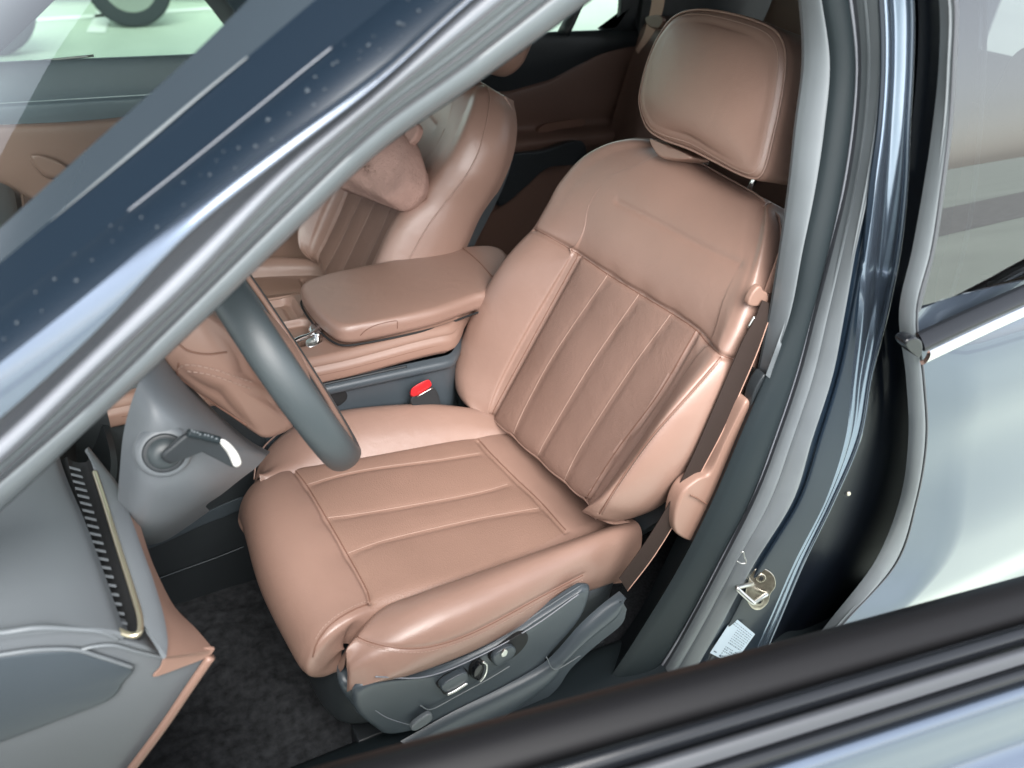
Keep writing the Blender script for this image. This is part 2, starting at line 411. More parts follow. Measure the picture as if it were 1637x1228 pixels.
# glass sheet from this edge to its mirror image
ts = np.linspace(0, 1, 25); fr = cr(EC['fr'], 40); frm = fr*A((1, -1, 1))
G = fr[:, None]*(1-ts)[None, :, None]+frm[:, None]*ts[None, :, None]
G = G+(4*ts*(1-ts))[None, :, None]*A((.10, 0, .02))
ws = sheet('windshield', G, 'glass', car, 0); ws['label'] = 'clear windshield glass'
for q, nm, mm in ((('l1', 'l2'), 'windshield_frit', 'frit'), (('l2', 'wb'), 'far_pillar', 'paint')):
    band(nm, EC[q[0]]*A((1, -1, 1)), EC[q[1]]*A((1, -1, 1)), mm, car, 0, (0, -1, 0))
band('windshield_frit', EC['fr']*A((1, -1, 1)), EC['l1']*A((1, -1, 1)), 'frit', car, 0)
band('far_pillar', EC['wb']*A((1, -1, 1)), EC['ss']*A((1, -1, 1)), 'green_trim', car, 0)
# dried water marks on the pillar
rd = random.Random(8)
V = []; F = []
def ec(k, u):  # point on edge curve at image column u
    c = EC[k]; return A([np.interp(u, AX, c[:, i]) for i in range(3)])
def blob(c, n_, r, ax):
    t1 = np.cross(n_, (0, 0, 1)); t1 /= np.linalg.norm(t1); t2 = np.cross(n_, t1); i = len(V)
    k = 9; V.append(c+n_*.0012)
    for j in range(k):
        a_ = j*2*math.pi/k; rr_ = r*(.45+.95*rd.random())
        V.append(c+n_*.0004+rr_*(math.cos(a_)*t1*ax+math.sin(a_)*t2))
    for j in range(k): F.append((i, i+1+j, i+1+(j+1) % k))
nn_ = A((.3, .5, .8)); nn_ /= np.linalg.norm(nn_)
for (x, y, r) in [(178, 353, 3), (229, 352, 4), (253, 366, 4), (196, 370, 2), (120, 400, 2.5), (183, 390, 2), (262, 287, 5), (295, 297, 3.5), (295, 331, 3), (337, 284, 4),
                  (359, 247, 3), (383, 241, 3), (410, 238, 5), (377, 272, 3), (435, 227, 4), (430, 197, 5), (492, 150, 6), (463, 187, 2.5), (505, 128, 3), (533, 108, 4.5),
                  (502, 172, 4), (520, 148, 2.5), (540, 105, 3), (590, 78, 5), (577, 88, 2), (607, 85, 3), (598, 64, 2.5), (638, 42, 5), (645, 45, 3), (642, 62, 2), (670, 23, 3.5),
                  (652, 6, 3), (698, 6, 2.5), (575, 100, 2), (551, 76, 2), (90, 450, 4), (125, 452, 4), (60, 470, 3), (150, 420, 3), (30, 520, 4), (10, 545, 3), (70, 500, 2.5), (348, 262, 2), (322, 285, 2)]:
    lo, hi = ec('l2', x), ec('wt', x); a0 = proj(lo)[1]; b0 = proj(hi)[1]; t = np.clip((y-a0)/(b0-a0), .05, .95)
    c = lo*(1-t)+hi*t+A((.3, .5, .8))*.004*(4*t*(1-t))**.5
    V.clear(); F.clear(); blob(c, nn_, r*.00036, .7+.6*rd.random()); pydata('water_mark', V, F, 'drop', car)
# --- B pillar: rows down the pillar, edges across
BY = [-250, -100, 0, 100, 200, 300, 400, 500, 600, 700, 800, 900, 1000, 1090, 1200]
BE = {
 's0': ([1240, 1266, 1280, 1285, 1273, 1262, 1248, 1232, 1212, 1190, 1150, 1100, 1048, 985, 900], .670),
 's1': ([1265, 1294, 1312, 1326, 1318, 1303, 1282, 1262, 1226, 1183, 1140, 1090, 1030, 970, 880], .700),
 's2': ([1312, 1342, 1358, 1368, 1362, 1347, 1325, 1299, 1272, 1238, 1200, 1148, 1095, 1038, 960], .716),
 's3': ([1325, 1355, 1369, 1377, 1371, 1356, 1332, 1306, 1280, 1246, 1207, 1156, 1103, 1050, 975], .728),
 's4': ([1362, 1392, 1406, 1409, 1402, 1386, 1367, 1350, 1331, 1299, 1268, 1206, 1152, 1100, 1030], .762),
 'rg': ([1410, 1440, 1455, 1455, 1450, 1446, 1435, 1415, 1390, 1372, 1330, 1282, 1240, 1200, 1140], .780),
 'gp': ([1440, 1478, 1500, 1500, 1490, 1475, 1457, 1436, 1446, 1450, 1436, 1395, 1318, 1250, 1150], .800),
 'd0': ([1441, 1479, 1501, 1501, 1491, 1476, 1458, 1437, 1448, 1452, 1438, 1397, 1320, 1252, 1152], .835),
 'd1': ([1462, 1500, 1522, 1520, 1514, 1502, 1487, 1463, 1474, 1479, 1463, 1430, 1342, 1275, 1175], .855)}
lean = lambda y: float(np.interp(y, [-250, -100, 0, 100, 200, 300, 400, 500, 600, 700], [-.160, -.130, -.110, -.090, -.070, -.051, -.034, -.020, -.008, 0]))   # the body leans inwards towards the roof
BC = {k: A([Yp(x, y, d+lean(y)) for y, x in zip(BY, xs)]) for k, (xs, d) in BE.items()}
s0u = BC['s0'][:9]; s1u = BC['s1'][:9]
band('airbag_trim', s0u, s1u, 'seal', car, .012, (.2, .9, 0), k=13)
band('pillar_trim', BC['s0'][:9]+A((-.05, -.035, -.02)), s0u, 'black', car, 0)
band('pillar_trim', BC['s1'], BC['s2'], 'green_trim', car, .012, (.3, .9, 0), k=11)
band('pillar_trim', BC['s0'][8:]+A((-.004, -.05, 0)), BC['s1'][8:]+A((.0, -.001, 0)), 'green_trim', car, .004, (.3, .9, 0), k=9)
band('seal_lip', BC['s2'], BC['s3'], 'seal_dark', car, -.004, (0, 1, 0))
tube('seal_lip', BC['s2']+A((.002, .004, 0)), .0022, 'seal_mid', car, n=100)
m1 = BC['s3']*.62+BC['s4']*.38
band('door_seal', BC['s3'], m1, 'seal', car, .009, (.2, .9, 0), k=13, n=90)
band('door_seal', m1, BC['s4'], 'seal', car, .008, (.2, .9, 0), k=13, n=90)
# painted jamb: stepped profile so that it carries several long reflections
wj = np.interp(BY, [0, 300, 450, 620, 760], [.08, .12, .3, .6, .84])[:, None]; mA = BC['s4']*(1-wj)+BC['rg']*wj+A((.008, 0, 0))*(1-wj); mB = mA*.45+BC['rg']*.55+A((.0, .005, 0))*(1-wj)
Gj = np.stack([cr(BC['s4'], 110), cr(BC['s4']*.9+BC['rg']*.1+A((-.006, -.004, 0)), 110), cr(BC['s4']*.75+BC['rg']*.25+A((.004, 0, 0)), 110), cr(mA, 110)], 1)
sheet('jamb_face', np.swapaxes(crk(np.swapaxes(Gj, 0, 1), 21), 0, 1), 'paint_shaded', car, .003)  # darker copy of the body paint, shade put into its colour
wr = (1-wj)
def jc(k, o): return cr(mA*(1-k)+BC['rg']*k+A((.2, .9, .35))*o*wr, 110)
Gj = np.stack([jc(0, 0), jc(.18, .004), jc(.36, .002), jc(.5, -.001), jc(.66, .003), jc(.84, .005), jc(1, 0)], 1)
sheet('painted_jamb', np.swapaxes(crk(np.swapaxes(Gj, 0, 1), 21), 0, 1), 'paint_lit', car, .003)  # lighter copy of the body paint, bright reflection put into its colour
tube('jamb_ridge', BC['rg']+A((0, .002, 0)), .0035, 'paint', car, n=100)
Gk = np.stack([cr(BC['rg']+A((-.004, -.004, 0)), 80), cr(BC['rg']*.5+BC['gp']*.5+A((-.02, -.03, 0)), 80), cr(BC['gp']+A((-.01, -.03, 0)), 80), cr(BC['gp']+A((-.12, -.03, 0)), 80)], 1)
sheet('rear_jamb', np.swapaxes(crk(np.swapaxes(Gk, 0, 1), 12), 0, 1), 'jamb_black', car, .003)
# --- sill and roof
sill = [(.95, .70), (.3, .70), (-.2, .71), (-.5, .72)]
Gs = []
for x, y in sill + [(-.9, .72)]:
    Gs.append([(x, y-.10, .36), (x, y-.09, .43), (x, y-.02, .455), (x, y+.02, .45), (x, y+.07, .44), (x, y+.13, .40), (x, y+.15, .30), (x, y+.12, .22)])
sheet('door_sill', net(A(Gs, float), 20, 24), 'green_trim', car, .003)
Gr = []
for x, z in ((.30, 1.56), (.0, 1.72), (-.4, 1.80), (-1., 1.80), (-1.8, 1.72), (-2.1, 1.66)):
    Gr.append([(x, .62, z-.07), (x, .5, z-.01), (x, .25, z+.02), (x, 0, z+.03), (x, -.25, z+.02), (x, -.5, z-.01), (x, -.62, z-.07)])
sheet('roof', net(A(Gr, float), 30, 24), 'paint', car, .03)
sheet('roof_lining', net(A(Gr, float)-A((0, 0, .035)), 30, 24), 'headliner', car, .01)
# far side body below the belt, tailgate end, bulkhead
band('body_side', [(1.0, -.86, 1.0), (0, -.9, 1.1), (-1.9, -.86, 1.1)], [(1.0, -.9, .3), (0, -.93, .3), (-1.9, -.9, .3)], 'paint', car, .02, (0, -1, 0), solid=.01)
band('tailgate', [(-2.05, .7, 1.25), (-2.1, 0, 1.28), (-2.05, -.7, 1.25)], [(-2.1, .8, .3), (-2.2, 0, .3), (-2.1, -.8, .3)], 'headliner', car, 0, solid=.02)
band('bulkhead', [(1.05, .72, 1.0), (1.1, 0, 1.0), (1.05, -.72, 1.0)], [(1.0, .72, .36), (1.0, 0, .36), (1.0, -.72, .36)], 'headliner', car, 0, solid=.02)
band('fender', [(1.0, .72, 1.02), (1.3, .78, 1.02), (2.0, .8, .95)], [(1.0, .93, .4), (1.3, .93, .4), (2.0, .9, .4)], 'paint', car, .05, (0, 1, .5), solid=.01)
band('hood', [(.98, .70, 1.04), (1.05, 0, 1.1), (.98, -.7, 1.04)], [(2.1, .6, .86), (2.2, 0, .9), (2.1, -.6, .86)], 'paint', car, .03, (0, 0, 1), solid=.01)
# --- tan lower pillar trim with its pocket, belt guide
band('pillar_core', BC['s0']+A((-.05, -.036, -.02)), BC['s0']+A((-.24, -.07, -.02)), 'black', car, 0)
tp = [(1093, 862), (1079, 848), (1081, 815), (1094, 786), (1118, 766), (1136, 756), (1160, 705), (1188, 650), (1199, 640), (1199, 660), (1172, 730), (1146, 800), (1124, 853), (1110, 866)]
lump('tan_pillar_trim', pts(tp, Yp, .685), (0, 1, 0), .03, 'tan_plastic', car, er=.006)
tube('trim_seam', [Yp(x, y, .690) for x, y in ((1104, 792), (1115, 797), (1130, 806))], .0012, 'seam', car)
lump('dark_pocket', pts([(1222, 600), (1206, 628), (1200, 660), (1205, 668), (1216, 640), (1228, 608)], Yp, .69), (0, 1, 0), .02, 'dark_plastic', car, er=.003)
settle(car)

# ============================================================ FLOOR
fl = A([[(x, y, .362 + (.10*max(0, (x-.55))*2) - .0*abs(y)) for y in np.linspace(-.72, .62, 60)] for x in np.linspace(1.0, -1.2, 90)])
fl[..., 2] += .003*np.random.rand(*fl.shape[:2])
f_ = sheet('carpet_floor', fl, 'carpet', None, .01); tag(f_, kind='structure')
mt = thing('floor_mat', 'dark grey fleecy floor mat with a piped edge in the driver footwell', 'mat', (.45, .38, .37))
mo = [(.86, .13), (.86, .60), (.5, .61), (.27, .60), (.245, .56), (.20, .50), (.20, .2), (.24, .14), (.5, .12)]
V_, F_ = lump('mat', [(x, y, .385) for x, y in mo], (0, 0, 1), .012, 'mat', None, er=.004, rings=60, raw=True)
V_ = A(V_); top = V_[:, 2] > .383
V_[top, 2] += .004*np.sin(V_[top, 0]*37+3*np.sin(V_[top, 1]*29))*np.sin(V_[top, 1]*43)+.003*np.random.rand(top.sum())
pydata('mat', V_, F_, 'mat', mt)
tube('edge_piping', [(x, y, .383) for x, y in mo], .004, 'seal_mid', mt, n=160, closed=True)
settle(mt)

# ============================================================ SEATS
o_ = A((-.195, .385, .73)); n_ = A((.905, 0, .425)); up_ = A((-.425, 0, .905))
oc = A((0, .385, .715)); nc = A((-.09, 0, .996)); fc = A((.996, 0, .09))
def bk(u, v, h): return o_ + A((0, 1, 0))*u + up_*v + n_*h
def cu(x, y, h): return oc + fc*x + A((0, y, 0)) + nc*h
def make_seat():
    seat = thing('driver_seat', 'tan leather driver seat in the open doorway, fully in view with its headrest', 'car seat', (-.05, .385, .38), 'front seats')
    # ---- backrest: u across, v up, h proud of the back plane
    def row(v, uL, uR, hb, hc, eL, eR, hs=0., br=.085):
        w = .5*(eL+eR)
        return [(uL+.035, v-.0, -.13), (uL+.004, v, -.085), (uL, v, -.02+hs), (uL+.028, v, hb*.85), (uL+.075, v, hb), (eL-.025, v, hc+.25*(hb-hc)), (eL, v, hc), (w, v, hc-.004), (eR, v, hc),
                (eR+.03, v, hc+.45*(hb-hc)), (uR-.038, v, hb), (uR-.018, v, hb*.6), (uR-.012, v, -.02+hs), (uR-.028, v, -.085), (uR-.06, v, -.13)]
    def sh(r_, dh, dv): return [(u, v+dv, min(h, .03)*(1 if dh > -.02 else .4)+dh if h > -.06 else h) for u, v, h in r_]
    bot = row(.006, -.290, .212, .03, 0, -.168, .148)
    R_ = [sh(bot, -.075, -.004), sh(bot, -.038, -.012), sh(bot, -.012, -.006),
          row(.022, -.325, .232, .042, 0, -.174, .153),
          row(.08, -.36, .262, .055, .0, -.185, .165),
          row(.18, -.362, .282, .06, .0, -.185, .175),
          row(.28, -.352, .288, .058, .0, -.178, .18),
          row(.37, -.343, .285, .036, .004, -.172, .18),
          row(.42, -.345, .275, .024, .008, -.172, .18),
          row(.47, -.348, .262, .018, .011, -.19, .165, -.01),
          row(.53, -.332, .238, .010, .009, -.18, .15, -.02),
          row(.575, -.300, .212, -.002, .0, -.14, .12, -.03),
          row(.606, -.262, .185, -.018, -.012, -.12, .10, -.036),
          row(.624, -.228, .16, -.04, -.030, -.11, .09, -.045),
          row(.632, -.215, .15, -.075, -.06, -.1, .08, -.065),
          row(.615, -.22, .15, -.115, -.11, -.1, .08, -.10)]
    P = A([[bk(q[0], q[1]+.125*q[0]*min(1, max(0, 1-q[1]/.15)), q[2]) for q in r] for r in R_])
    sk = Skin(net(P, 300, 300))
    up_seam = [(846, 362), (862, 370), (880, 380), (925, 407), (972, 439), (1022, 470), (1075, 502), (1113, 528), (1130, 548), (1152, 567), (1178, 577)]
    eLl = [(925, 407), (862, 522), (800, 636), (780, 676)]
    l1 = [(972, 439), (889, 561), (840, 650), (817, 702)]; l2 = [(1022, 470), (950, 574), (880, 690), (853, 741)]; l3 = [(1072, 503), (1005, 595), (930, 712), (897, 778)]
    eRl = [(1113, 528), (1053, 629), (985, 721), (931, 806)]
    st = [(1152, 571), (1108, 622), (1039, 701), (990, 770), (958, 822)]
    tr = {k: sk.trace(v_, 90) for k, v_ in dict(up=up_seam, eL=eLl, l1=l1, l2=l2, l3=l3, eR=eRl, st=st).items()}
    sk.press([tr['up'], tr['eL'], tr['eR']], .006, .004, .007, .02)
    sk.press([tr['l1'], tr['l2'], tr['l3']], .0025, .003, .005, .016)
    sk.press([tr['st']], .002, .003, .001, .01)
    hump = sk.trace([(985, 322), (1060, 360), (1120, 393), (1180, 420)], 60)
    sk.press([hump], .0015, .006, .004, .03)
    ins = eLl + [(817, 705), (853, 744), (897, 782)] + eRl[::-1] + [(1075, 502), (1022, 470), (972, 439)]
    objs = sk.build('backrest', 'leather', seat, [('backrest_insert', 'insert', ins)], n_, 0)
    back = objs[0]
    # closed shell behind
    B = A([[bk(u, v, -.118) for u in np.linspace(uL, uR, 12)] for v, uL, uR in ((-.1, -.2, .15), (.1, -.32, .24), (.3, -.32, .25), (.5, -.3, .22), (.6, -.2, .13))])
    sheet('back_shell', net(B, 20, 20), 'dark_plastic', seat, .02)
    for k in ('l1', 'l2', 'l3'):
        P2 = sk.trace(dict(l1=l1, l2=l2, l3=l3)[k], 90, .0004); tube('seam', P2, .0008, 'thread', objs[1], n=90, k=6)
    for px in (up_seam, eLl, eRl):
        tube('seam', sk.trace(px, 90, -.0002), .0012, 'seam', back, n=90, k=6)
    sp = sk.trace([(x+3, y+3) for x, y in st], 120, .0006); tube('seam', sk.trace(st, 80, .0), .001, 'seam', back, n=90, k=6); stitches('stitching', sp, back)
    # edge piping along the outer outline of the backrest
    outl = [bk(u, v, h) for u, v, h in ((.19, .022, -.004), (.1, .012, -.006), (0, -.002, -.006), (-.1, -.014, -.006), (-.2, -.026, -.002), (-.262, -.030, .004), (-.31, -.016, .010), (-.348, .045, .018), (-.362, .15, .02), (-.358, .24, .018), (-.348, .33, .008), (-.350, .43, -.012), (-.343, .50, -.02), (-.318, .55, -.022), (-.275, .592, -.03), (-.225, .619, -.04), (-.15, .634, -.052), (0, .641, -.05), (.09, .633, -.045), (.155, .60, -.04), (.21, .54, -.03), (.25, .47, -.012))]
    t_ = sk.bvh(); ol = []
    for p_ in cr(outl, 140):
        h_ = t_.find_nearest(Vector(p_)); ol.append(A(h_[0])+A(h_[1])*(.0006))
    tube('piping', ol, .0018, 'leather', back, n=160, k=8)
    # ---- cushion centre with rolled front
    def crow(x, h, yl=-.165, yr=.200, e=-.02, dx=(0, 0, 0)):
        return [(x+dx[0], yl-.012, h+e-.03), (x+dx[0], yl, h+e*.4), (x+dx[1], yl+.05, h+.002), (x+dx[1], (yl+yr)/2, h), (x+dx[1], yr-.05, h+.002), (x+dx[2], yr, h+e*.4), (x+dx[2], yr+.012, h+e-.03)]
    C = [crow(-.30, -.02), crow(-.22, -.004), crow(-.12, .0), crow(0, .0), crow(.10, .0), crow(.19, .002)]
    # front roll follows the surveyed rim
    C = [r_+[(r_[-1][0], r_[-1][1]+.002, r_[-1][2]-.03), (r_[-1][0], r_[-1][1], r_[-1][2]-.05)] for r_ in C]
    AXx, AXh = .268, -.06
    def fr_(a_, b_, c_, h1, h2, h3, yl, yr):
        f = lambda k: (c_+(AXx-c_)*k, h3+(AXh-h3)*k)
        return [(a_, yl-.014, h1-.03), (a_, yl, h1-.006), (b_*.5+a_*.5, yl+.06, h2), (b_, (yl+yr)/2, h2), (b_*.4+c_*.6, yr-.045, h2*.5+h3*.5), (c_, yr-.004, h3), (f(.16)[0], yr+.008, f(.16)[1]), (f(.55)[0], yr+.006, f(.55)[1]), (AXx, yr+.002, AXh)]
    C += [fr_(.240, .245, .238, .003, .004, .002, -.168, .208),
          fr_(.275, .280, .272, -.001, .001, .000, -.167, .214),
          fr_(.308, .316, .300, -.016, -.012, -.012, -.165, .218),
          fr_(.330, .340, .322, -.044, -.038, -.036, -.16, .220),
          fr_(.338, .350, .332, -.080, -.075, -.070, -.155, .220),
          fr_(.326, .342, .326, -.112, -.106, -.100, -.15, .218),
          fr_(.300, .312, .302, -.130, -.130, -.122, -.145, .212),
          fr_(.262, .275, .268, -.136, -.136, -.128, -.14, .206)]
    P = A([[cu(*q) for q in r] for r in C])
    sk = Skin(net(P, 300, 220))
    cf = [(463, 742), (490, 775), (522, 828), (555, 885), (585, 940), (592, 962)]
    q1 = [(490, 775), (540, 760), (600, 748), (700, 735), (768, 724)]
    q2 = [(522, 828), (570, 822), (620, 814), (700, 800), (770, 786), (812, 774)]
    q3 = [(555, 885), (610, 865), (700, 843), (780, 826), (862, 812)]
    rs = [(765, 703), (790, 730), (825, 765), (862, 800), (905, 848)]
    T = {k: sk.trace(v_, 90) for k, v_ in dict(cf=cf, q1=q1, q2=q2, q3=q3, rs=rs).items()}
    sk.press([T['cf'], T['rs']], .005, .004, .005, .018); sk.press([T['q1'], T['q2'], T['q3']], .0022, .003, .004, .016)
    cpoly = [(440, 720), (463, 742), (490, 775), (522, 828), (555, 885), (585, 940), (592, 975), (700, 960), (905, 850), (862, 800), (790, 730), (765, 700)]
    cob = sk.build('seat_cushion', 'leather', seat, [('cushion_insert', 'insert_c', cpoly)], nc)
    for px in (q1, q2, q3): tube('seam', sk.trace(px, 90, .0004), .0007, 'thread', cob[1], n=90, k=6)
    for px in (cf, rs): tube('seam', sk.trace(px, 90, -.0002), .0012, 'seam', cob[0], n=90, k=6)
    ep = sk.trace([(589, 966), (566, 975), (540, 990), (520, 1008), (506, 1030), (500, 1050)], 60, .0006)
    tube('piping', ep, .0013, 'seam', cob[0], n=60, k=6); stitches('stitching', sk.trace([(584, 962), (562, 971), (536, 986), (516, 1004), (502, 1026)], 80, .0006), cob[0])
    # ---- bolsters
    def bolster(name, rows, m='leather'):
        P = A([[cu(*q) for q in r] for r in rows]); s_ = Skin(net(P, 160, 120)); return s_
    Rr = []
    # x, inner y, crest y, outer y, crest h
    for x, yi, yc, yo, hc, hb in ((-.30, .16, .20, .225, .02, -.10), (-.22, .175, .21, .238, .03, -.09), (-.14, .183, .222, .252, .036, -.074), (-.04, .19, .235, .275, .038, -.074), (.06, .195, .247, .292, .034, -.077), (.14, .200, .252, .298, .026, -.079), (.20, .208, .255, .297, .008, -.080), (.245, .22, .256, .288, -.018, -.078), (.272, .235, .256, .274, -.045, -.077), (.276, .245, .256, .265, -.062, -.076)):
        Rr.append([(x, yi-.02, min(-.03, hc-.05)), (x, yi, min(-.006, hc-.01)), (x, (yi*.6+yc*.4), hc*.62-.002*(hc < 0)), (x, yc, hc), (x, yc*.35+yo*.65, hc-.012), (x, yo, hc-.045), (x-.002, yo+.002, (hc-.045)*.45+hb*.55), (x-.004, yo-.010, hb), (x-.004, yo-.05, hb-.004)])
    sk = bolster('b', Rr)
    sq = [(560, 1011), (589, 1026), (641, 1037), (694, 1033), (763, 1009), (868, 953), (932, 920)]
    L = sk.trace(sq, 90); sk.press([L], .002, .003, .002, .012)
    bo = sk.build('cushion_bolster', 'leather', seat)[0]
    tube('seam', sk.trace(sq, 90, 0), .0010, 'seam', bo, n=90, k=6)
    stitches('stitching', sk.trace([(x+1, y+6) for x, y in sq], 140, .0006), bo)
    Rl = []
    for x, yi, yc, yo, hc, hb in ((-.30, -.14, -.18, -.20, .0, -.10), (-.22, -.155, -.195, -.225, .012, -.09), (-.15, -.16, -.21, -.245, .028, -.082), (-.06, -.162, -.225, -.262, .042, -.085), (.05, -.165, -.235, -.28, .046, -.092), (.14, -.168, -.24, -.287, .042, -.098), (.20, -.168, -.238, -.28, .030, -.104), (.25, -.165, -.225, -.262, .010, -.110), (.285, -.162, -.205, -.235, -.018, -.116), (.30, -.17, -.195, -.21, -.05, -.118)):
        Rl.append([(x, yi+.03, -.04), (x, yi+.004, -.004), (x, (yi*.6+yc*.4), hc*.55), (x, yc, hc), (x, yc*.4+yo*.6, hc-.008), (x, yo, hc-.04), (x-.002, yo+.002, (hc-.04)*.4+hb*.6), (x-.004, yo+.012, hb), (x-.004, yo+.05, hb-.004)])
    sk = bolster('b', Rl)
    bl = sk.build('cushion_bolster', 'leather', seat)[0]
    tube('piping', [cu(x, y, h) for x, y, h in ((.30, -.203, -.045), (.288, -.228, -.02), (.26, -.252, .0), (.2, -.277, .015), (.1, -.285, .022), (-.05, -.268, .02), (-.2, -.235, -.01))], .0016, 'leather', bl, n=60)
    # ---- lower leather skirt under the roll, cushion pan
    lump('cushion_pan', [cu(*q) for q in ((-.28, -.2, -.075), (-.28, .2, -.075), (0, .245, -.08), (.2, .25, -.085), (.28, .2, -.09), (.29, 0, -.09), (.28, -.17, -.09), (.1, -.24, -.08))], nc, .16, 'dark_plastic', seat, er=.02)
    # ---- side trim with switches
    tr_ = [(572, 1104), (600, 1092), (690, 1078), (780, 1042), (868, 985), (928, 946), (940, 942), (946, 948), (930, 990), (880, 1050), (868, 1072), (820, 1100), (770, 1130), (720, 1150), (672, 1168), (620, 1178), (596, 1165), (572, 1145), (566, 1122)]
    sd_ = lump('side_trim', pts(tr_, Yp, .672), (0, 1, -.15), .018, 'grey_plastic', seat, bulge=.003, er=.012, n=160)
    lump('side_trim', pts([(545, 1098), (620, 1090), (700, 1084), (740, 1070), (700, 1130), (640, 1168), (590, 1162), (552, 1132)], Yp, .64), (0.3, 1, -.1), .10, 'grey_plastic', seat, er=.03)
    sb = [(672, 1128), (700, 1100), (760, 1052), (800, 1030), (830, 1015), (845, 1018), (842, 1035), (820, 1062), (780, 1088), (730, 1113), (690, 1135)]
    tube('panel_line', pts([(672, 1128), (690, 1134), (730, 1113), (780, 1086), (815, 1065)], Yp, .680), .0012, 'seal', sd_)
    tube('panel_line', pts([(600, 1136), (620, 1148), (652, 1158), (662, 1157)], Yp, .673), .0007, 'seal_mid', sd_)
    tube('panel_line', pts([(600, 1082), (680, 1082), (760, 1052), (850, 1003), (925, 950)], Yp, .680), .0012, 'seal_mid', sd_)
    def sw(name, px, y, d, m, er=.003, bulge=.001): return lump(name, pts(px, Yp, y), (0, 1, .25), d, m, seat, er=er, bulge=bulge)
    sw('switch_recess', [(706, 1104), (700, 1098), (712, 1086), (738, 1074), (750, 1076), (748, 1086), (725, 1102), (712, 1112)], .684, .012, 'black')
    sl_ = sw('slide_switch', [(712, 1108), (706, 1100), (715, 1090), (742, 1076), (749, 1080), (748, 1092), (728, 1104)], .694, .016, 'grey_plastic')
    tube('chrome_edge', pts([(715, 1110), (728, 1104), (747, 1092)], Yp, .696), .0028, 'satin', sl_, n=12)
    sw('switch_recess', [(754, 1083), (755, 1070), (766, 1057), (774, 1060), (775, 1072), (768, 1087), (762, 1088)], .686, .012, 'black')
    rl_ = sw('recline_switch', [(758, 1084), (760, 1072), (768, 1062), (773, 1068), (770, 1080), (765, 1088)], .695, .012, 'gloss_black', er=.002)
    tube('chrome_edge', pts([(772, 1058), (778, 1064), (776, 1078), (767, 1090)], Yp, .698), .0022, 'satin', rl_, n=16)
    sw('switch_recess', [(785, 1058), (786, 1048), (800, 1036), (828, 1016), (843, 1014), (843, 1028), (826, 1048), (800, 1062)], .682, .010, 'black', er=.002)
    lb = sw('lumbar_switch', [(789, 1060), (790, 1050), (802, 1040), (818, 1034), (826, 1040), (820, 1052), (805, 1062), (795, 1066)], .692, .012, 'grey_plastic', er=.004)
    lump('chrome_dot', pts([(802, 1046), (808, 1039), (812, 1042), (809, 1049), (803, 1051)], Yp, .696), (0, 1, .2), .004, 'satin', lb, er=.001, n=24)
    lump('bolt_cap', pts([(658, 1168), (662, 1158), (685, 1142), (692, 1145), (688, 1155), (668, 1168)], Yp, .690), (0, 1, .2), .01, 'seal', seat, er=.003, n=40)
    # rail cover running down to the floor
    rc1 = [(990, 945), (960, 968), (925, 1000), (890, 1040), (860, 1066), (800, 1100), (720, 1140), (640, 1185)]
    rc2 = [(994, 960), (985, 985), (945, 1018), (905, 1055), (880, 1090), (830, 1130), (760, 1175), (690, 1215)]
    band('rail_cover', pts(rc1, Yp, .675), pts(rc2, Yp, .69), 'grey_plastic', seat, .012, (0, 1, .4), k=11, solid=.006)
    band('rail_cover', pts(rc2, Yp, .69), pts([(x+8, y+14) for x, y in rc2], Yp, .69), 'grey_plastic', seat, .0, (0, 1, 0), solid=.006)
    tube('panel_line', pts([(873, 1050), (888, 1070), (928, 1048)], Yp, .70), .001, 'seal', seat)
    for yy in (.15, .60): box('seat_rail', (-.25, yy-.02, .38), (.26, yy+.02, .44), 'dark_plastic', seat)
    box('seat_base', (-.22, .17, .43), (.2, .6, .60), 'black', seat, .02)
    # ---- headrest
    n2 = A((.97, 0, .24)); o2 = A((-.46, .375, 1.42))
    hp = [(1014, 165), (1018, 130), (1030, 88), (1048, 50), (1072, 22), (1105, 11), (1150, 14), (1200, 27), (1235, 45), (1250, 72), (1251, 110), (1244, 160), (1232, 215), (1218, 268), (1204, 286), (1180, 281), (1140, 262), (1095, 240), (1050, 222), (1026, 203)]
    ho = [pln(x, y, o2, n2) for x, y in hp]
    hr = lump('headrest', ho, n2, .150, 'leather', seat, bulge=.014, er=.026, shift=(-.0, .0, .0), bscale=.98, n=160, rings=24, k=10, bbulge=.01, soft=1.)
    # stitched rim
    c_ = np.mean(ho, 0); P = cr(ho, 160, True); dr = P-c_; dr /= np.linalg.norm(dr, axis=1)[:, None]
    tube('piping', P-dr*.0030-n2*.010, .0021, 'leather', hr, n=200, closed=True)
    tube('piping', P-dr*.0125-n2*.004, .0008, 'thread', hr, n=200, closed=True)
    # collar piece between headrest and back
    lump('headrest_collar', [pln(x, y, o2, n2, -.02) for x, y in ((1037, 222), (1052, 226), (1085, 240), (1103, 250), (1096, 255), (1060, 254), (1046, 243))], n2, .05, 'leather', seat, er=.006)
    for uu in (-.075, .045):
        P0 = bk(uu, .60, -.085); tube('headrest_post', [P0, P0+A((-.01, 0, .05)), P0+A((-.02, 0, .12))], .006, 'chrome', seat, n=10, k=12)
    return seat
M['insert_c'] = mat('perforated_leather_cushion', (.232, .143, .110), .4, bump=('voronoi', 420, .22), noise=(9, .05), spec=.4)
seat = make_seat()
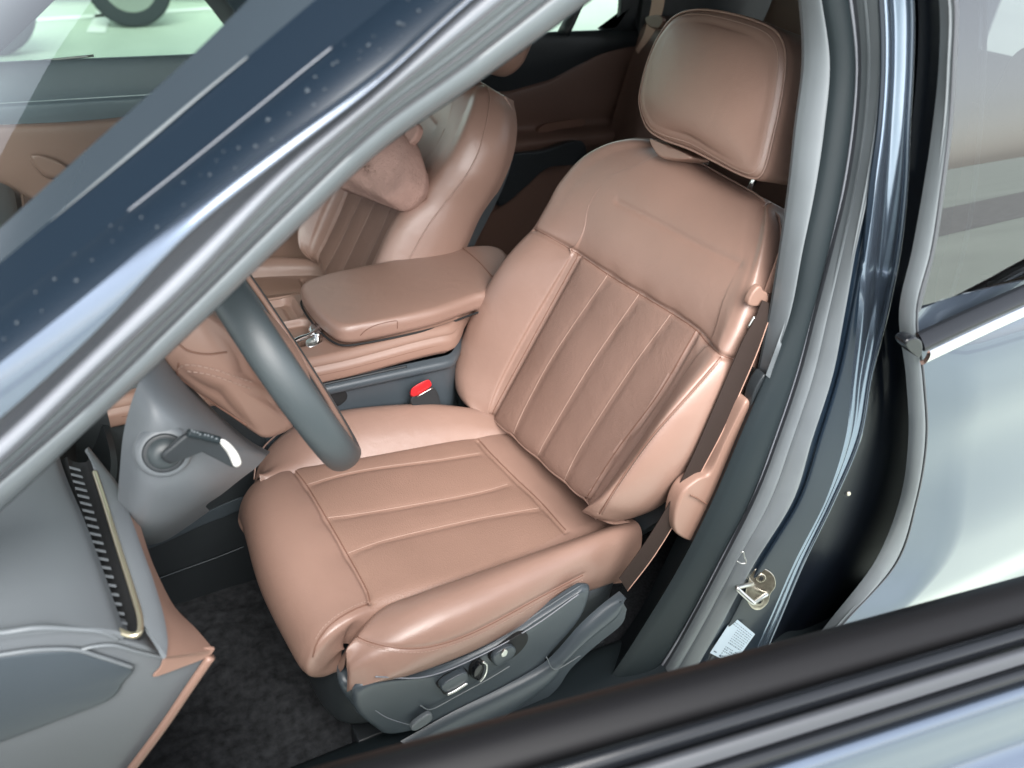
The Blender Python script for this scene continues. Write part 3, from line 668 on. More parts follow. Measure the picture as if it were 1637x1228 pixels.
# lumbar-side tan panel behind the driver's seat
# passenger seat: the same seat mirrored across the car, a little further forward
def mirror_thing(root, name, label, dx, rec, loc):
    r = bpy.data.objects.new(name, None); COL.objects.link(r); r.location = loc; r.empty_display_size = .05
    tag(r, label, root['category'], root['group'])
    ca, sa = math.cos(rec), math.sin(rec); piv = Vector(tuple(o_))
    T_ = Matrix.Translation((dx, -.425+.385*.88, 0)) @ Matrix.Diagonal((1, -.88, 1, 1))
    Rt = Matrix.Translation(piv) @ Matrix(((ca, 0, -sa, 0), (0, 1, 0, 0), (sa, 0, ca, 0), (0, 0, 0, 1))) @ Matrix.Translation(-piv)
    def cp(o, par, back):
        c = o.copy(); c.data = o.data.copy(); COL.objects.link(c); c.parent = par; c.matrix_parent_inverse = Matrix.Identity(4)
        b = back or o.name.split('.')[0] in ('backrest', 'backrest_insert', 'back_shell', 'headrest', 'headrest_post', 'headrest_collar')
        c.data.transform(T_ @ (Rt if b else Matrix.Identity(4))); c.data.flip_normals()
        for ch in list(o.children): cp(ch, c, b)
    for ch in list(root.children): cp(ch, r, False)
    return r
pseat = mirror_thing(seat, 'passenger_seat', 'tan leather passenger seat beyond the centre armrest, partly behind the windshield pillar', .16, math.radians(3), (.11, -.385, .38))
settle(seat); settle(pseat)

# neck pillow on the passenger seat
pw = thing('neck_pillow', 'pinkish brown suede cushion hanging on the front of the passenger seat', 'cushion', (-.2, -.4, .9))
pl_ = [(548, 300), (560, 262), (590, 225), (630, 205), (655, 222), (672, 262), (677, 300), (665, 325), (648, 338), (628, 333), (600, 322), (572, 312)]
npn = A((.85, .25, .45)); npn /= np.linalg.norm(npn)
po = A((-.05, -.385, 1.0))
P_ = cr([pln(x, y, po, npn) for x, y in pl_], 300, True); c_ = P_.mean(0); rings = []
for k in range(141):
    ph = math.pi*k/140; sn_ = max(.02, math.sin(ph))**.75; cs_ = math.cos(ph)
    rings.append(c_+(P_-c_)*sn_+npn*(.062*cs_+.004*np.sin(7*ph+np.linspace(0, 12.566, 300))[:, None]*sn_)+np.random.normal(0, .0004, (300, 3)))
G_ = A(rings); V_ = G_.reshape(-1, 3); F_ = face_cam(V_, gridF(141, 300, False, True)[:300*60])
F_ = gridF(141, 300, False, True) if F_[0] == gridF(2, 300, False, True)[0] else [f[::-1] for f in gridF(141, 300, False, True)]
pydata('pillow', V_, F_+[tuple(range(300))], 'suede', pw)
lump('strap', [pln(x, y, po, npn, .01) for x, y in ((640, 225), (650, 205), (662, 195), (668, 205), (662, 222), (650, 232))], npn, .02, 'suede', pw, er=.006)
settle(pw)

# ============================================================ CENTRE CONSOLE
co = thing('center_console', 'tan and grey centre console with a padded armrest between the two front seats', 'console', (0, 0, .38))
def ss(a, b, x): t = np.clip((x-a)/(b-a), 0, 1); return t*t*(3-2*t)
gx = np.linspace(.52, -.42, 240); gy = np.linspace(-.155, .125, 150)
X_, Y_ = np.meshgrid(gx, gy, indexing='ij')
Z_ = .893 + .0*X_ + .012*ss(.125, -.1, X_)
def rrect(X, Y, x0, x1, y0, y1, r, e):
    cx_, cy_ = (x0+x1)/2, (y0+y1)/2; dx_ = np.abs(X-cx_)-(x1-x0)/2+r; dy_ = np.abs(Y-cy_)-(y1-y0)/2+r
    d = np.minimum(np.maximum(dx_, dy_), 0)+np.hypot(np.maximum(dx_, 0), np.maximum(dy_, 0))-r
    return ss(e, -e, d)
Z_ -= .022*rrect(X_, Y_, .128, .40, -.145, -.045, .02, .004)
Z_ += .006*rrect(X_, Y_, .150, .38, -.128, -.060, .012, .002)
Z_ -= .014*rrect(X_, Y_, .118, .40, -.035, .062, .02, .004)
Z_ -= .05*rrect(X_, Y_, .125, .158, .02, .052, .008, .003)
Z_ -= .012*ss(.100, .125, np.abs(Y_+.015)+.0)*0
edge = ss(.105, .125, Y_)+ss(-.135, -.155, Y_); Z_ -= .012*edge
wy = lambda x: .095*ss(-.12, -.22, x)
Y_ = Y_*1.0-np.clip((Y_-.0)/.125, 0, 1)*wy(X_)
top_ = sheet('console_top', np.stack([X_, Y_, Z_], -1), 'tan_plastic', co, .004)
for s_, ys in ((1, .125), (-1, -.155)):
    G_ = A([[(x, ys+s_*dy-(wy(x) if s_ > 0 else 0), z+.012*float(ss(.125, -.1, x))) for dy, z in ((0, .881), (.006, .874), (.008, .866), (.008, .852), (.004, .846), (-.006, .840), (-.012, .832))] for x in np.linspace(.52, -.42, 30)])
    sheet('side_rail', net(G_, 60, 24), 'tan_plastic', co, .004)
    G_ = A([[(x, ys+s_*dy-(wy(x) if s_ > 0 else 0), z) for dy, z in ((-.012, .836), (.002, .828), (.004, .815), (-.008, .805), (-.010, .78), (-.010, .6), (-.004, .4), (.01, .37))] for x in np.linspace(.26, -.45, 30)])
    sheet('side_panel', net(G_, 60, 40), 'grey_plastic', co, .004)
for s_, ys in ((1, .120), (-1, -.150)):
    sheet('footwell_side', net(A([[(x, ys+s_*dy, z) for dy, z in ((-.03, .90), (0, .84), (.0, .6), (.02, .37))] for x in (1.0, .7, .5, .262)]), 20, 20), 'dark_plastic', co, .004)  # front of the side panel coloured dark for the footwell shade
lump('footwell_bracket', [Yp(x, y, .125) for x, y in ((225, 862), (262, 846), (330, 818), (388, 795), (390, 812), (330, 838), (262, 868), (232, 878))], (0, 1, .5), .02, 'grey_plastic', co, er=.004)
tube('panel_line', [Yp(x, y, .150) for x, y in ((254, 925), (300, 908), (345, 892), (390, 874))], .0012, 'grey_plastic', co)
tube('rail_seam', [(x, .132, .866+.012*float(ss(.125, -.1, x))) for x in np.linspace(.5, -.12, 20)], .0012, 'seam', co)
box('rear_block', (-.45, -.14, .4), (-.40, .02, .86), 'tan_plastic', co, .01)
arm = [(482, 463), (484, 449), (520, 436), (600, 418), (690, 401), (738, 393), (790, 391), (812, 404), (815, 430), (790, 462), (757, 474), (700, 494), (640, 508), (585, 518), (548, 522), (524, 512), (500, 489)]
ao = [Zp(x, y, .945) for x, y in arm]
ar = lump('armrest', ao, (0, 0, 1), .042, 'leather', co, bulge=.004, er=.016, n=160, k=9, rings=16, soft=1.)
tube('seam', [Zp(x, y, .9475) for x, y in ((738, 395), (765, 418), (785, 440), (797, 452))], .0012, 'seam', ar)
cA = np.mean(ao, 0); PA = cr(ao, 160, True); dA = PA-cA; dA /= np.linalg.norm(dA, axis=1)[:, None]
tube('shut_line', PA+dA*.0005-A((0, 0, .042)), .0022, 'black', ar, n=200, closed=True)
tube('latch_line', lay(ar, [(576, 536), (586, 527), (604, 519), (632, 513), (635, 517), (635, 525)]), .0008, 'seam', ar, n=50)
tube('seam', [(x_, .134, .88) for x_ in (0,)]+[(0.09, .126, .885), (.09, .131, .874)], .0008, 'seam', co) if False else None
# pad of the tray, cupholder latch
kl = lump('latch', [Zp(x, y, .905) for x, y in ((493, 524), (500, 516), (512, 517), (516, 526), (510, 534), (498, 532))], (0, 0, 1), .03, 'chrome', co, er=.004, n=40)
tube('latch_lever', [Zp(x, y, .905) for x, y in ((512, 522), (495, 535), (480, 541), (458, 552))], .0042, 'chrome', kl, n=20, k=10, taper=[1.2, .8, 1.3, .7])
lump('latch_button', [Zp(x, y, .895) for x, y in ((489, 543), (507, 538), (510, 548), (493, 554))], (0, 0, 1), .02, 'satin', kl, er=.003, n=32)
# side pocket opening and ledge crease on the grey panel
lump('side_recess', [Yp(x, y, .119) for x, y in ((500, 622), (540, 620), (555, 630), (552, 642), (535, 652), (505, 655))], (0, 1, 0), .01, 'black', co, er=.002)
tube('panel_crease', [Yp(x, y, .119) for x, y in ((500, 618), (560, 605), (620, 592), (650, 586))], .003, 'dark_plastic', co)
settle(co)
# belt buckle
bu = thing('seat_belt_buckle', 'black seat belt buckle with a red release button beside the driver seat cushion', 'buckle', (-.07, .13, .7))
bn = A((.1, .75, .65)); bn /= np.linalg.norm(bn)
lump('buckle_body', [Yp(x, y, .150) for x, y in ((657, 637), (690, 618), (703, 636), (702, 655), (672, 660))], bn, .024, 'dark_plastic', bu, er=.005, n=60)
lump('release_button', [Yp(x, y, .153) for x, y in ((657, 626), (662, 618), (683, 607), (690, 612), (688, 619), (668, 632), (659, 633))], bn, .014, 'red', bu, er=.0035, n=60, bulge=.002)
tube('chrome_slot', [Yp(x, y, .156) for x, y in ((667, 634), (692, 620))], .0013, 'satin', bu, n=6)
tube('stalk', [Yp(680, 650, .14), Yp(690, 675, .14), (-.09, .135, .62), (-.1, .14, .5)], .012, 'dark_plastic', bu, flat=.4)
settle(bu)

# ============================================================ STEERING WHEEL + COLUMN
sw_ = thing('steering_wheel', 'grey leather steering wheel with a tan hub seen edge-on from its left side', 'steering wheel', (.28, .37, 1.08))
wc = A((.284, .372, 1.096)); tl = math.radians(25)
ay = A((0, 1, 0)); au = A((math.sin(tl), 0, math.cos(tl))); an = A((-math.cos(tl), 0, math.sin(tl)))
def wp(a_, r=.187, n=0., sq=1.0):
    c_, s_ = math.cos(a_), math.sin(a_)
    ex = 2.25; k = (abs(c_)**ex+abs(s_)**ex)**(-1/ex)
    yy = s_*r*k; 
    if yy < 0: yy *= .95
    return wc+ay*c_*r*k+au*yy+an*n
tube('rim', [wp(t) for t in np.linspace(0, 2*math.pi, 48, endpoint=False)],  .0185, 'wheel_leather', sw_, n=160, k=24, closed=True, flat=1.4, nrm=an)
tube('rim_inlay', [wp(t, .1725, .019) for t in np.linspace(0, 2*math.pi, 48, endpoint=False)], .0045, 'tan_plastic', sw_, n=160, k=12, closed=True, nrm=an)
hub = [wc+ay*y+au*z for y, z in ((-.06, .055), (0, .062), (.06, .055), (.085, .02), (.082, -.03), (.05, -.075), (0, -.09), (-.05, -.075), (-.082, -.03), (-.085, .02))]
hb = lump('hub', [h+an*.015 for h in hub], an, .05, 'tan_plastic', sw_, bulge=.012, er=.015, bscale=.8)
band('spoke', [wc+au*.02+ay*.07+an*0, wc+au*.01+ay*.12, wc+au*.01+ay*.18], [wc-au*.035+ay*.07, wc-au*.03+ay*.12, wc-au*.03+ay*.18], 'tan_plastic', sw_, .006, tuple(an), solid=.02)
band('spoke', [wc+au*.02-ay*.07+an*0, wc+au*.01-ay*.12, wc+au*.01-ay*.18], [wc-au*.035-ay*.07, wc-au*.03-ay*.12, wc-au*.03-ay*.18], 'tan_plastic', sw_, .006, tuple(an), solid=.02)
band('spoke', [wc-au*.07-ay*.03, wc-au*.12-ay*.02, wc-au*.172-ay*.02], [wc-au*.07+ay*.03, wc-au*.12+ay*.02, wc-au*.172+ay*.02], 'tan_plastic', sw_, .006, tuple(an), solid=.02)
# tan back cover of the hub
hc_ = [(300, 470), (350, 500), (400, 575), (440, 625), (447, 648), (500, 700), (470, 695), (432, 702), (395, 680), (340, 640), (290, 598), (255, 570), (250, 520)]
bc = lump('hub_cover', pts([(255, 571), (262, 520), (300, 490), (360, 520), (415, 590), (440, 622), (448, 650), (470, 680), (462, 692), (428, 704), (404, 694), (350, 655), (300, 620)], Yp, .415), (0.15, .8, .35), .10, 'tan_plastic', sw_, bulge=.018, er=.02, n=120)
st1 = [(285, 602), (283, 590), (292, 580), (320, 585), (360, 594), (405, 612)]; st2 = [(300, 590), (330, 597), (370, 606), (400, 622)]
stitches('stitching', lay(bc, [(283, 590), (300, 583), (340, 590), (405, 612)]), bc, r=.0011, step=.008)
stitches('stitching', lay(bc, [(300, 593), (340, 600), (402, 622)]), bc, r=.0011, step=.008)
tube('seam', lay(bc, [(286, 580), (285, 600), (310, 625), (350, 650), (395, 680)]), .0012, 'seam', bc)
tube('seam', lay(bc, [(280, 545), (300, 560), (330, 566), (362, 563)]), .0014, 'seam', bc)
settle(sw_)
cl = thing('steering_column', 'grey steering column shroud with a ball-jointed stalk below the wheel', 'steering column', (.5, .45, 1.0))
SHN = [[(262, 560, .36), (310, 622, .36), (355, 668, .36), (400, 705, .36), (432, 722, .36)],
 [(250, 572, .44), (300, 634, .455), (350, 677, .455), (395, 714, .445), (425, 730, .41)],
 [(222, 612, .49), (262, 655, .515), (310, 693, .515), (360, 727, .495), (410, 747, .43)],
 [(200, 680, .495), (238, 715, .525), (290, 750, .530), (340, 767, .50), (385, 766, .43)],
 [(192, 745, .485), (225, 782, .515), (262, 797, .515), (310, 802, .485), (355, 790, .42)],
 [(188, 830, .44), (212, 852, .455), (245, 850, .46), (290, 830, .44), (330, 808, .40)],
 [(200, 870, .34), (235, 872, .34), (265, 864, .34), (300, 842, .34), (335, 817, .33)]]
G_ = net(A([[Yp(*q) for q in r_] for r_ in SHN]), 70, 70)
shr = sheet('shroud', G_, 'dash', cl, .004)
ctr = Yp(262, 722, .515)
def disc(name, c, n, r, d, m, par, er=.004, bulge=0., k=48):
    n = A(n, float); n /= np.linalg.norm(n); t1 = np.cross(n, (0, 0, 1)); t1 /= np.linalg.norm(t1); t2 = np.cross(n, t1)
    return lump(name, [c+r*(math.cos(a_)*t1+math.sin(a_)*t2) for a_ in np.linspace(0, 2*math.pi, 16, endpoint=False)], n, d, m, par, er=er, bulge=bulge, n=k)
sn = A((.05, .93, .3)); sn /= np.linalg.norm(sn)
ctr = lay(shr, [(262, 722), (263, 722)], 2, 0)[0]
disc('stalk_collar', ctr+sn*.006, sn, .036, .02, 'dash', cl, .012)
disc('stalk_ring', ctr+sn*.009, sn, .026, .012, 'dark_plastic', cl, .003)
disc('stalk_ball', ctr+sn*.018, sn, .023, .03, 'wheel_leather', cl, .018, .006)
stk = thing('column_stalk', 'dark control stalk with a bright metal tip and small white symbols', 'lever', tuple(ctr))
b0 = ctr+sn*.02
tip = Yp(378, 733, .60)
G1 = pts([(258, 730), (275, 712), (298, 694), (318, 692), (345, 700), (366, 714), (382, 734), (380, 747), (370, 747), (345, 734), (322, 723), (306, 722), (290, 733), (272, 742)], Yp, .575)
stl = lump('stalk', G1, (0, .85, .5), .022, 'dark_plastic', stk, er=.006, bulge=.001, n=110)
lump('metal_tip', pts([(350, 706), (357, 702), (370, 711), (382, 727), (386, 741), (380, 747), (373, 745), (364, 726)], Yp, .5785), (.1, .8, .6), .014, 'tip_metal', stk, er=.004, bulge=.002, n=60)
tube('stalk_edge', pts([(300, 692), (325, 697), (350, 704)], Yp, .580), .005, 'green_trim', stk, n=20, k=10)
V = []; F = []
for (x, y) in ((307, 690), (311, 692), (316, 693), (320, 696), (328, 697), (333, 698), (339, 700), (346, 703)):
    c = Yp(x, y, .5855)+A((0, 0, .002)); i = len(V); s_ = .0011
    V += [c+A((-s_, 0, -s_)), c+A((s_, 0, -s_)), c+A((s_, 0, s_)), c+A((-s_, 0, s_))]; F.append((i, i+1, i+2, i+3))
pydata('symbols', V, F, 'seal', stk, False, .001)
settle(stk); settle(cl)

# ============================================================ DASHBOARD
da = thing('dashboard', 'grey dashboard end with a long air vent, gold trim and a tan lower edge', 'dashboard', (.7, 0, .9))
# top pad: from the vent's front edge forward to the glass
def vy(t): return .30+.40*t
vA = [Zp(x, y, .965) for x, y in ((104, 720), (114, 760), (127, 800), (139, 838), (153, 887), (171, 950), (186, 1002))]
vB = [Zp(x, y, .965) for x, y in ((140, 722), (150, 752), (166, 800), (190, 877), (212, 946), (226, 995))]
vA = cr(vA, 40); vB = cr(vB, 40)
pad0 = [Yp(x, y, .70) for x, y in ((186, 1010), (150, 1003), (90, 1002), (0, 1012), (-120, 1040))]
# grid: across y from -.7 to .7, along x from vent edge to the windscreen base
Gd = []
for t in np.linspace(0, 1, 14):
    yv = .70-1.4*t
    xe = float(np.interp(yv, [-.7, .32, .5, .69], [.60, .598, .575, .556]))
    Gd.append([(xe, yv, .962), (xe+.012, yv, .978), (xe+.05, yv, 1.0), (xe+.11, yv, 1.02), (xe+.2, yv, 1.035), (xe+.34, yv, 1.03), (xe+.46, yv, 1.01)])
Gd = A(Gd); sheet('dash_top', net(Gd, 80, 50), 'dash', da, .006)
# vent: dark channel with fins, gold frame
band('vent_channel', vA-A((0, 0, .012)), vB-A((0, 0, .012)), 'black', da, -.010, (0, 0, 1), solid=.01)
for i in range(20):
    t = .10+.87*i/19; a_ = A([np.interp(t, np.linspace(0, 1, 40), vA[:, c]) for c in range(3)]); b_ = A([np.interp(t, np.linspace(0, 1, 40), vB[:, c]) for c in range(3)])
    a2 = a_+A((0, 0, -.003)); b2 = a_*.55+b_*.45+A((0, 0, -.008))
    V = [a2+A((0, -.0012, 0)), a2+A((0, .0012, 0)), b2+A((0, .0012, 0)), b2+A((0, -.0012, 0))]
    V += [v-A((0, 0, .003)) for v in V]
    pydata('vent_fin', V, [(0, 1, 2, 3), (7, 6, 5, 4), (0, 4, 5, 1), (1, 5, 6, 2), (2, 6, 7, 3), (3, 7, 4, 0)], 'dash', da, False)
tube('vent_trim', [v+A((0, 0, .002)) for v in vB[6:-1:4]]+[Zp(224, 1008, .966), Zp(216, 1016, .966), Zp(203, 1014, .966), Zp(190, 1008, .966)], .0036, 'gold', da, n=90, k=10)
# rear lip behind the vent
lip = [Zp(x, y, .955) for x, y in ((143, 716), (164, 742), (192, 780), (212, 835), (230, 885), (246, 930), (261, 981), (268, 1023), (266, 1050))]
lipf = [v+A((0, 0, .0)) for v in vB]; 
band('vent_lip', vB, lip, 'dash', da, .004, (0, 0, 1), k=9, solid=.006)
# tan fascia falling away below the lip
t1 = [(197, 790), (215, 815), (240, 890), (262, 960), (268, 1050)]
tanA = [Zp(x, y, .950) for x, y in ((192, 782), (212, 836), (230, 886), (246, 931), (261, 982), (268, 1024), (266, 1050))]
tanB = [Yp(*q) for q in ((196, 778, .395), (218, 822, .455), (238, 884, .52), (257, 929, .57), (280, 971, .615), (314, 1006, .66), (342, 1039, .70))]
band('tan_fascia', tanA, tanB, 'tan_plastic', da, .0, k=9, solid=.006)
# end cap
def E(x, y, d=.70): return Yp(x, y, d)
cap = [(-250, 1060), (-120, 1032), (0, 1012), (90, 1004), (150, 1006), (190, 1022), (232, 1034), (264, 1050), (330, 1052), (300, 1098), (262, 1155), (215, 1222), (160, 1300), (0, 1400), (-200, 1350)]
lump('end_panel', [E(*q, .695) for q in cap], (0, 1, 0), .04, 'dash', da, er=.004, n=200)
tube('end_ridge', [E(x, y, .70) for x, y in ((-60, 1014), (0, 1012), (60, 1004), (120, 1006), (160, 1010), (190, 1022))], .0035, 'seal', da, n=50, taper=[1, 1, 1, .8, .5])
tube('end_ridge', [E(x, y, .701) for x, y in ((-60, 1056), (0, 1047), (60, 1039), (120, 1039), (160, 1050), (212, 1067))], .0025, 'seal', da, n=50)
tube('end_ridge', [E(x, y, .701) for x, y in ((130, 1039), (150, 1034), (182, 1032), (220, 1042), (258, 1051))], .0022, 'seal', da, n=50)
lump('fuse_cover', [E(x, y, .701) for x, y in ((-150, 1085), (-60, 1060), (0, 1050), (60, 1043), (118, 1042), (160, 1053), (214, 1070), (200, 1092), (178, 1120), (100, 1152), (0, 1190), (-150, 1240))], (0, 1, -.1), .012, 'grey_plastic', da, er=.006, bulge=.003, n=140)
lump('tan_corner', [E(x, y, .703) for x, y in ((268, 1044), (300, 1040), (340, 1036), (341, 1043), (330, 1052), (296, 1066), (246, 1083), (256, 1068))], (0, 1, .2), .004, 'tan_plastic', da, er=.0015, n=80)
tube('tan_edge', [E(x, y, .702) for x, y in ((337, 1050), (300, 1104), (262, 1160), (208, 1232), (160, 1290))], .0058, 'tan_plastic', da, n=50, k=12)
# knee panel below the fascia
kp0 = [tanB[-1]+A((.05, -.03, -.01)), A((.58, .45, .86)), A((.53, .2, .85)), A((.56, -.2, .85)), A((.55, -.7, .85))]
kp1 = [E(205, 1228, .69), A((.66, .45, .62)), A((.70, .2, .60)), A((.72, -.2, .6)), A((.7, -.7, .6))]
band('knee_panel', kp0, kp1, 'dark_plastic', da, .01, (-1, 0, 0), solid=.01)
band('lower_fascia', [A((.56, .10, .93)), A((.58, -.2, .93)), A((.57, -.7, .93))], kp0[3:], 'tan_plastic', da, .0, solid=.006)
band('dark_cavity_sheet', [A((.60, .68, .94)), A((.66, .45, .95)), A((.66, .2, .95)), A((.60, .10, .93))], [A((.58, .68, .86)), A((.58, .45, .86)), A((.58, .2, .85)), A((.57, .1, .85))], 'black', da, 0, solid=.006)  # flat black sheet standing in for the unlit cavity beside the column
band('front_fascia', [A((.59, .05, .955)), A((.59, 0, .955)), A((.59, -.3, .955)), A((.585, -.7, .955))], [A((.57, .05, .92)), A((.56, 0, .92)), A((.56, -.3, .92)), A((.56, -.7, .92))], 'tan_plastic', da, .0, solid=.006)
settle(da)

# ============================================================ THINGS ON THE PILLAR
sk_ = thing('door_striker', 'zinc coated U-shaped door striker bolted to the dark blue pillar', 'striker', tuple(Yp(1212, 940, .79)))
pn = A((.45, .85, .25)); pn /= np.linalg.norm(pn)
SP = A(Yp(1212, 940, .774))
def sp(x, y, h=0): return pln(x, y, SP, pn, h)
lump('base_plate', [sp(x, y) for x, y in ((1200, 916), (1212, 909), (1226, 911), (1238, 922), (1240, 938), (1232, 950), (1228, 964), (1216, 975), (1204, 974), (1195, 962), (1192, 948), (1196, 932))], pn, .004, 'zinc', sk_, er=.0015, n=60)
for q in ((1217, 925), (1214, 962)):
    c = sp(*q, .003); disc('bolt', c, pn, .0085, .005, 'zinc', sk_, .0015); disc('bolt_socket', c+pn*.0008, pn, .004, .003, 'black', sk_, .0008)
tube('striker_loop', [sp(1203, 934, .0), sp(1196, 935, .012), sp(1180, 939, .03), sp(1179, 941, .033), sp(1190, 952, .033), sp(1203, 963, .033), sp(1206, 963, .03), sp(1216, 956, .012), sp(1226, 950, .0)], .0042, 'satin', sk_, n=60, k=12)
settle(sk_)
lb_ = thing('tyre_sticker', 'pale blue information sticker with fine dark print below the door striker', 'sticker', tuple(Yp(1170, 1020, .79)))
sp0 = A(Yp(1172, 1022, .776))
def tq(x, y, h=0): return pln(x, y, sp0, pn, h)
c4 = [tq(1173, 986), tq(1207, 1014), tq(1172, 1063), tq(1135, 1044)]
def tb(u, v, h=0): return (c4[0]*(1-u)+c4[1]*u)*(1-v)+(c4[3]*(1-u)+c4[2]*u)*v+pn*h
pydata('sticker_sheet', [tb(u, v) for u, v in ((0, 0), (1, 0), (1, 1), (0, 1))], face_cam([tb(0, 0), tb(1, 0), tb(1, 1), tb(0, 1)], [(0, 1, 2, 3)]), 'sticker', lb_, False, .0006)
V = []; F = []
rr = random.Random(3)
def ink(u0, v0, u1, v1):
    i = len(V); V.extend([tb(u0, v0, .0003), tb(u1, v0, .0003), tb(u1, v1, .0003), tb(u0, v1, .0003)]); F.append((i, i+1, i+2, i+3))
for r in range(15):      # rows of fine illegible print across the sticker
    v0 = .07+r*.06; u = .08 if r < 2 else .36
    while u < .92:
        w_ = .02+.05*rr.random()
        if not (r in (9,) or (r > 8 and rr.random() < .25)): ink(u, v0, min(.94, u+w_), v0+(.016 if r < 8 else .026))
        u += w_+.02+.02*rr.random()
ink(.08, .90, .2, .93); ink(.34, .93, .44, .97)
pydata('sticker_print', V, face_cam(V, F), 'ink', lb_, False)
settle(lb_)
hk = thing('jamb_clip', 'tiny bent metal clip on the painted pillar above the door striker', 'clip', tuple(Yp(1185, 895, .775)))
cp0 = A(Yp(1186, 890, .772))
tube('clip_wire', [pln(x, y, cp0, pn) for x, y in ((1178, 897), (1186, 901), (1193, 899), (1190, 890), (1188, 882), (1184, 884))], .0012, 'satin', hk, n=30)
settle(hk)
cs = thing('jamb_screw', 'small bright screw deep in the dark rear door gap', 'screw', tuple(Yp(1357, 790, .82)))
disc('screw_head', Yp(1357, 790, .783), pn, .004, .004, 'zinc', cs, .001); disc('screw_washer', Yp(1355, 790, .780), pn, .006, .002, 'dark_plastic', cs, .0005)
settle(cs)
# seat belt of the driver
bt = thing('seat_belt', 'dark brown seat belt running down between the driver seat and the tan pillar trim', 'seat belt', (-.3, .67, .9))
ba = [(1219, 480), (1207, 510), (1190, 540), (1168, 590), (1138, 660), (1105, 735), (1070, 805), (1030, 870), (990, 925)]
bb = [(1240, 488), (1228, 515), (1212, 560), (1190, 612), (1155, 690), (1118, 760), (1085, 825), (1045, 890), (1003, 945)]
yb = np.interp(range(9), [0, 4], [.640, .668])
band('webbing', [Yp(x, y, d) for (x, y), d in zip(ba, yb)], [Yp(x, y, d+.003) for (x, y), d in zip(bb, yb)], 'belt', bt, .001, (0, 1, 0), k=5, solid=.0015)
tube('webbing_edge', [Yp(x, y, d+.0035) for (x, y), d in zip(bb, yb)], .0009, 'belt_tan', bt, n=60)
lump('belt_guide', pts([(1197, 488), (1203, 470), (1215, 458), (1222, 466), (1228, 470), (1228, 484), (1215, 490)], Yp, .636), (0, 1, 0), .012, 'tan_plastic', bt, er=.003, n=60)
tube('guide_pin', pts([(1196, 524), (1206, 506)], Yp, .645), .0018, 'satin', bt, n=6)
band('webbing', pts([(1222, 466), (1236, 430), (1250, 390)], Yp, .62), pts([(1232, 470), (1247, 438), (1262, 395)], Yp, .622), 'belt_tan', bt, 0, solid=.0015)
settle(bt)

# ============================================================ REAR LEFT DOOR (nearest)
rdr = thing('rear_door', 'blue rear door on the near side, glossy panel with chrome belt moulding and tinted window', 'car door', (-.8, .9, .9))
band('door_edge', BC['d0'], BC['d1'], 'seal', rdr, .008, (.3, .9, 0), k=11, n=100, solid=.004)
tube('edge_line', BC['d1']+A((0, .003, 0)), .0016, 'seal_dark', rdr, n=110)
tube('edge_line', BC['d0']+A((-.002, .001, 0)), .0020, 'seal', rdr, n=110)
# skin below the belt
beltP = [(1474, 570), (1520, 548), (1580, 520), (1637, 494), (1720, 455), (1850, 400)]
belt = cr(pts(beltP, Yp, .855), 40)
ed = cr(BC['d1'][7:], 50)
zt = ed[0][2]
rows = []
for k in range(len(ed)):
    e_ = ed[k]; t = k/(len(ed)-1); r_ = []
    for s_ in np.linspace(0, 1, 40):
        x = e_[0]*(1-s_)+(-1.75)*s_; z = e_[2]+(belt[0][2]-ed[0][2])*(1-t)*s_*.4
        # outward section: shoulder, waist, lower swell
        zz = z; y = .928+.012*math.exp(-((zz-1.08)/.10)**2)+.035*ss(1.02, .72, zz)-.03*ss(.62, .45, zz)-.02*ss(1.16, 1.24, zz)
        y = e_[1]+(y-.925)*min(1, s_*12+.1)
        r_.append((x, y, z))
    rows.append(r_)
sheet('door_skin', A(rows, float), 'paint', rdr, .004)
# window frame rubber, belt chrome, glass
wl = BC['d1'][:8]
band('window_frame', wl, wl+A((-.018, -.006, 0)), 'seal_dark', rdr, .003, (0, 1, 0), solid=.004)
bl1 = belt[0]; 
def bz(dx, dy, dz): return belt+A((dx, dy, dz))
band('belt_moulding', bz(0, .004, -.012), bz(0, .006, .014), 'chrome', rdr, .006, (0, 1, .3), k=11, solid=.006)
band('belt_seal', bz(.01, .006, .014), bz(.015, -.012, .036), 'gloss_black', rdr, .004, (0, 1, .3), k=9, solid=.004)
lump('belt_end_cap', pts([(1448, 548), (1462, 540), (1476, 548), (1472, 572), (1455, 562)], Yp, .862), (0, 1, 0), .02, 'gloss_black', rdr, er=.004, n=40)
wtop = A([w for w in cr(wl+A((-.018, -.01, 0)), 30)])[::-1]   # bottom to top
Gg = []
for k in range(30):
    a_ = wtop[k]; b_ = A((-1.55, a_[1]-.02, a_[2]+.02))
    Gg.append([a_*(1-s_)+b_*s_ for s_ in np.linspace(0, 1, 20)])
sheet('window_glass', A(Gg), 'glass_dark', rdr, 0)
tube('division_bar', [Yp(x, y, .838+lean(y)) for x, y in ((1575, -60), (1573, 100), (1563, 250), (1545, 380), (1510, 512))], .003, 'seal_mid', rdr, n=30)
# inner trim so that the door has its depth
band('inner_trim', [(-.80, .74, 1.2), (-1.0, .74, 1.2), (-1.6, .74, 1.2)], [(-.8, .74, .5), (-1.0, .74, .45), (-1.6, .74, .5)], 'tan_dark', rdr, 0, solid=.02)
settle(rdr)

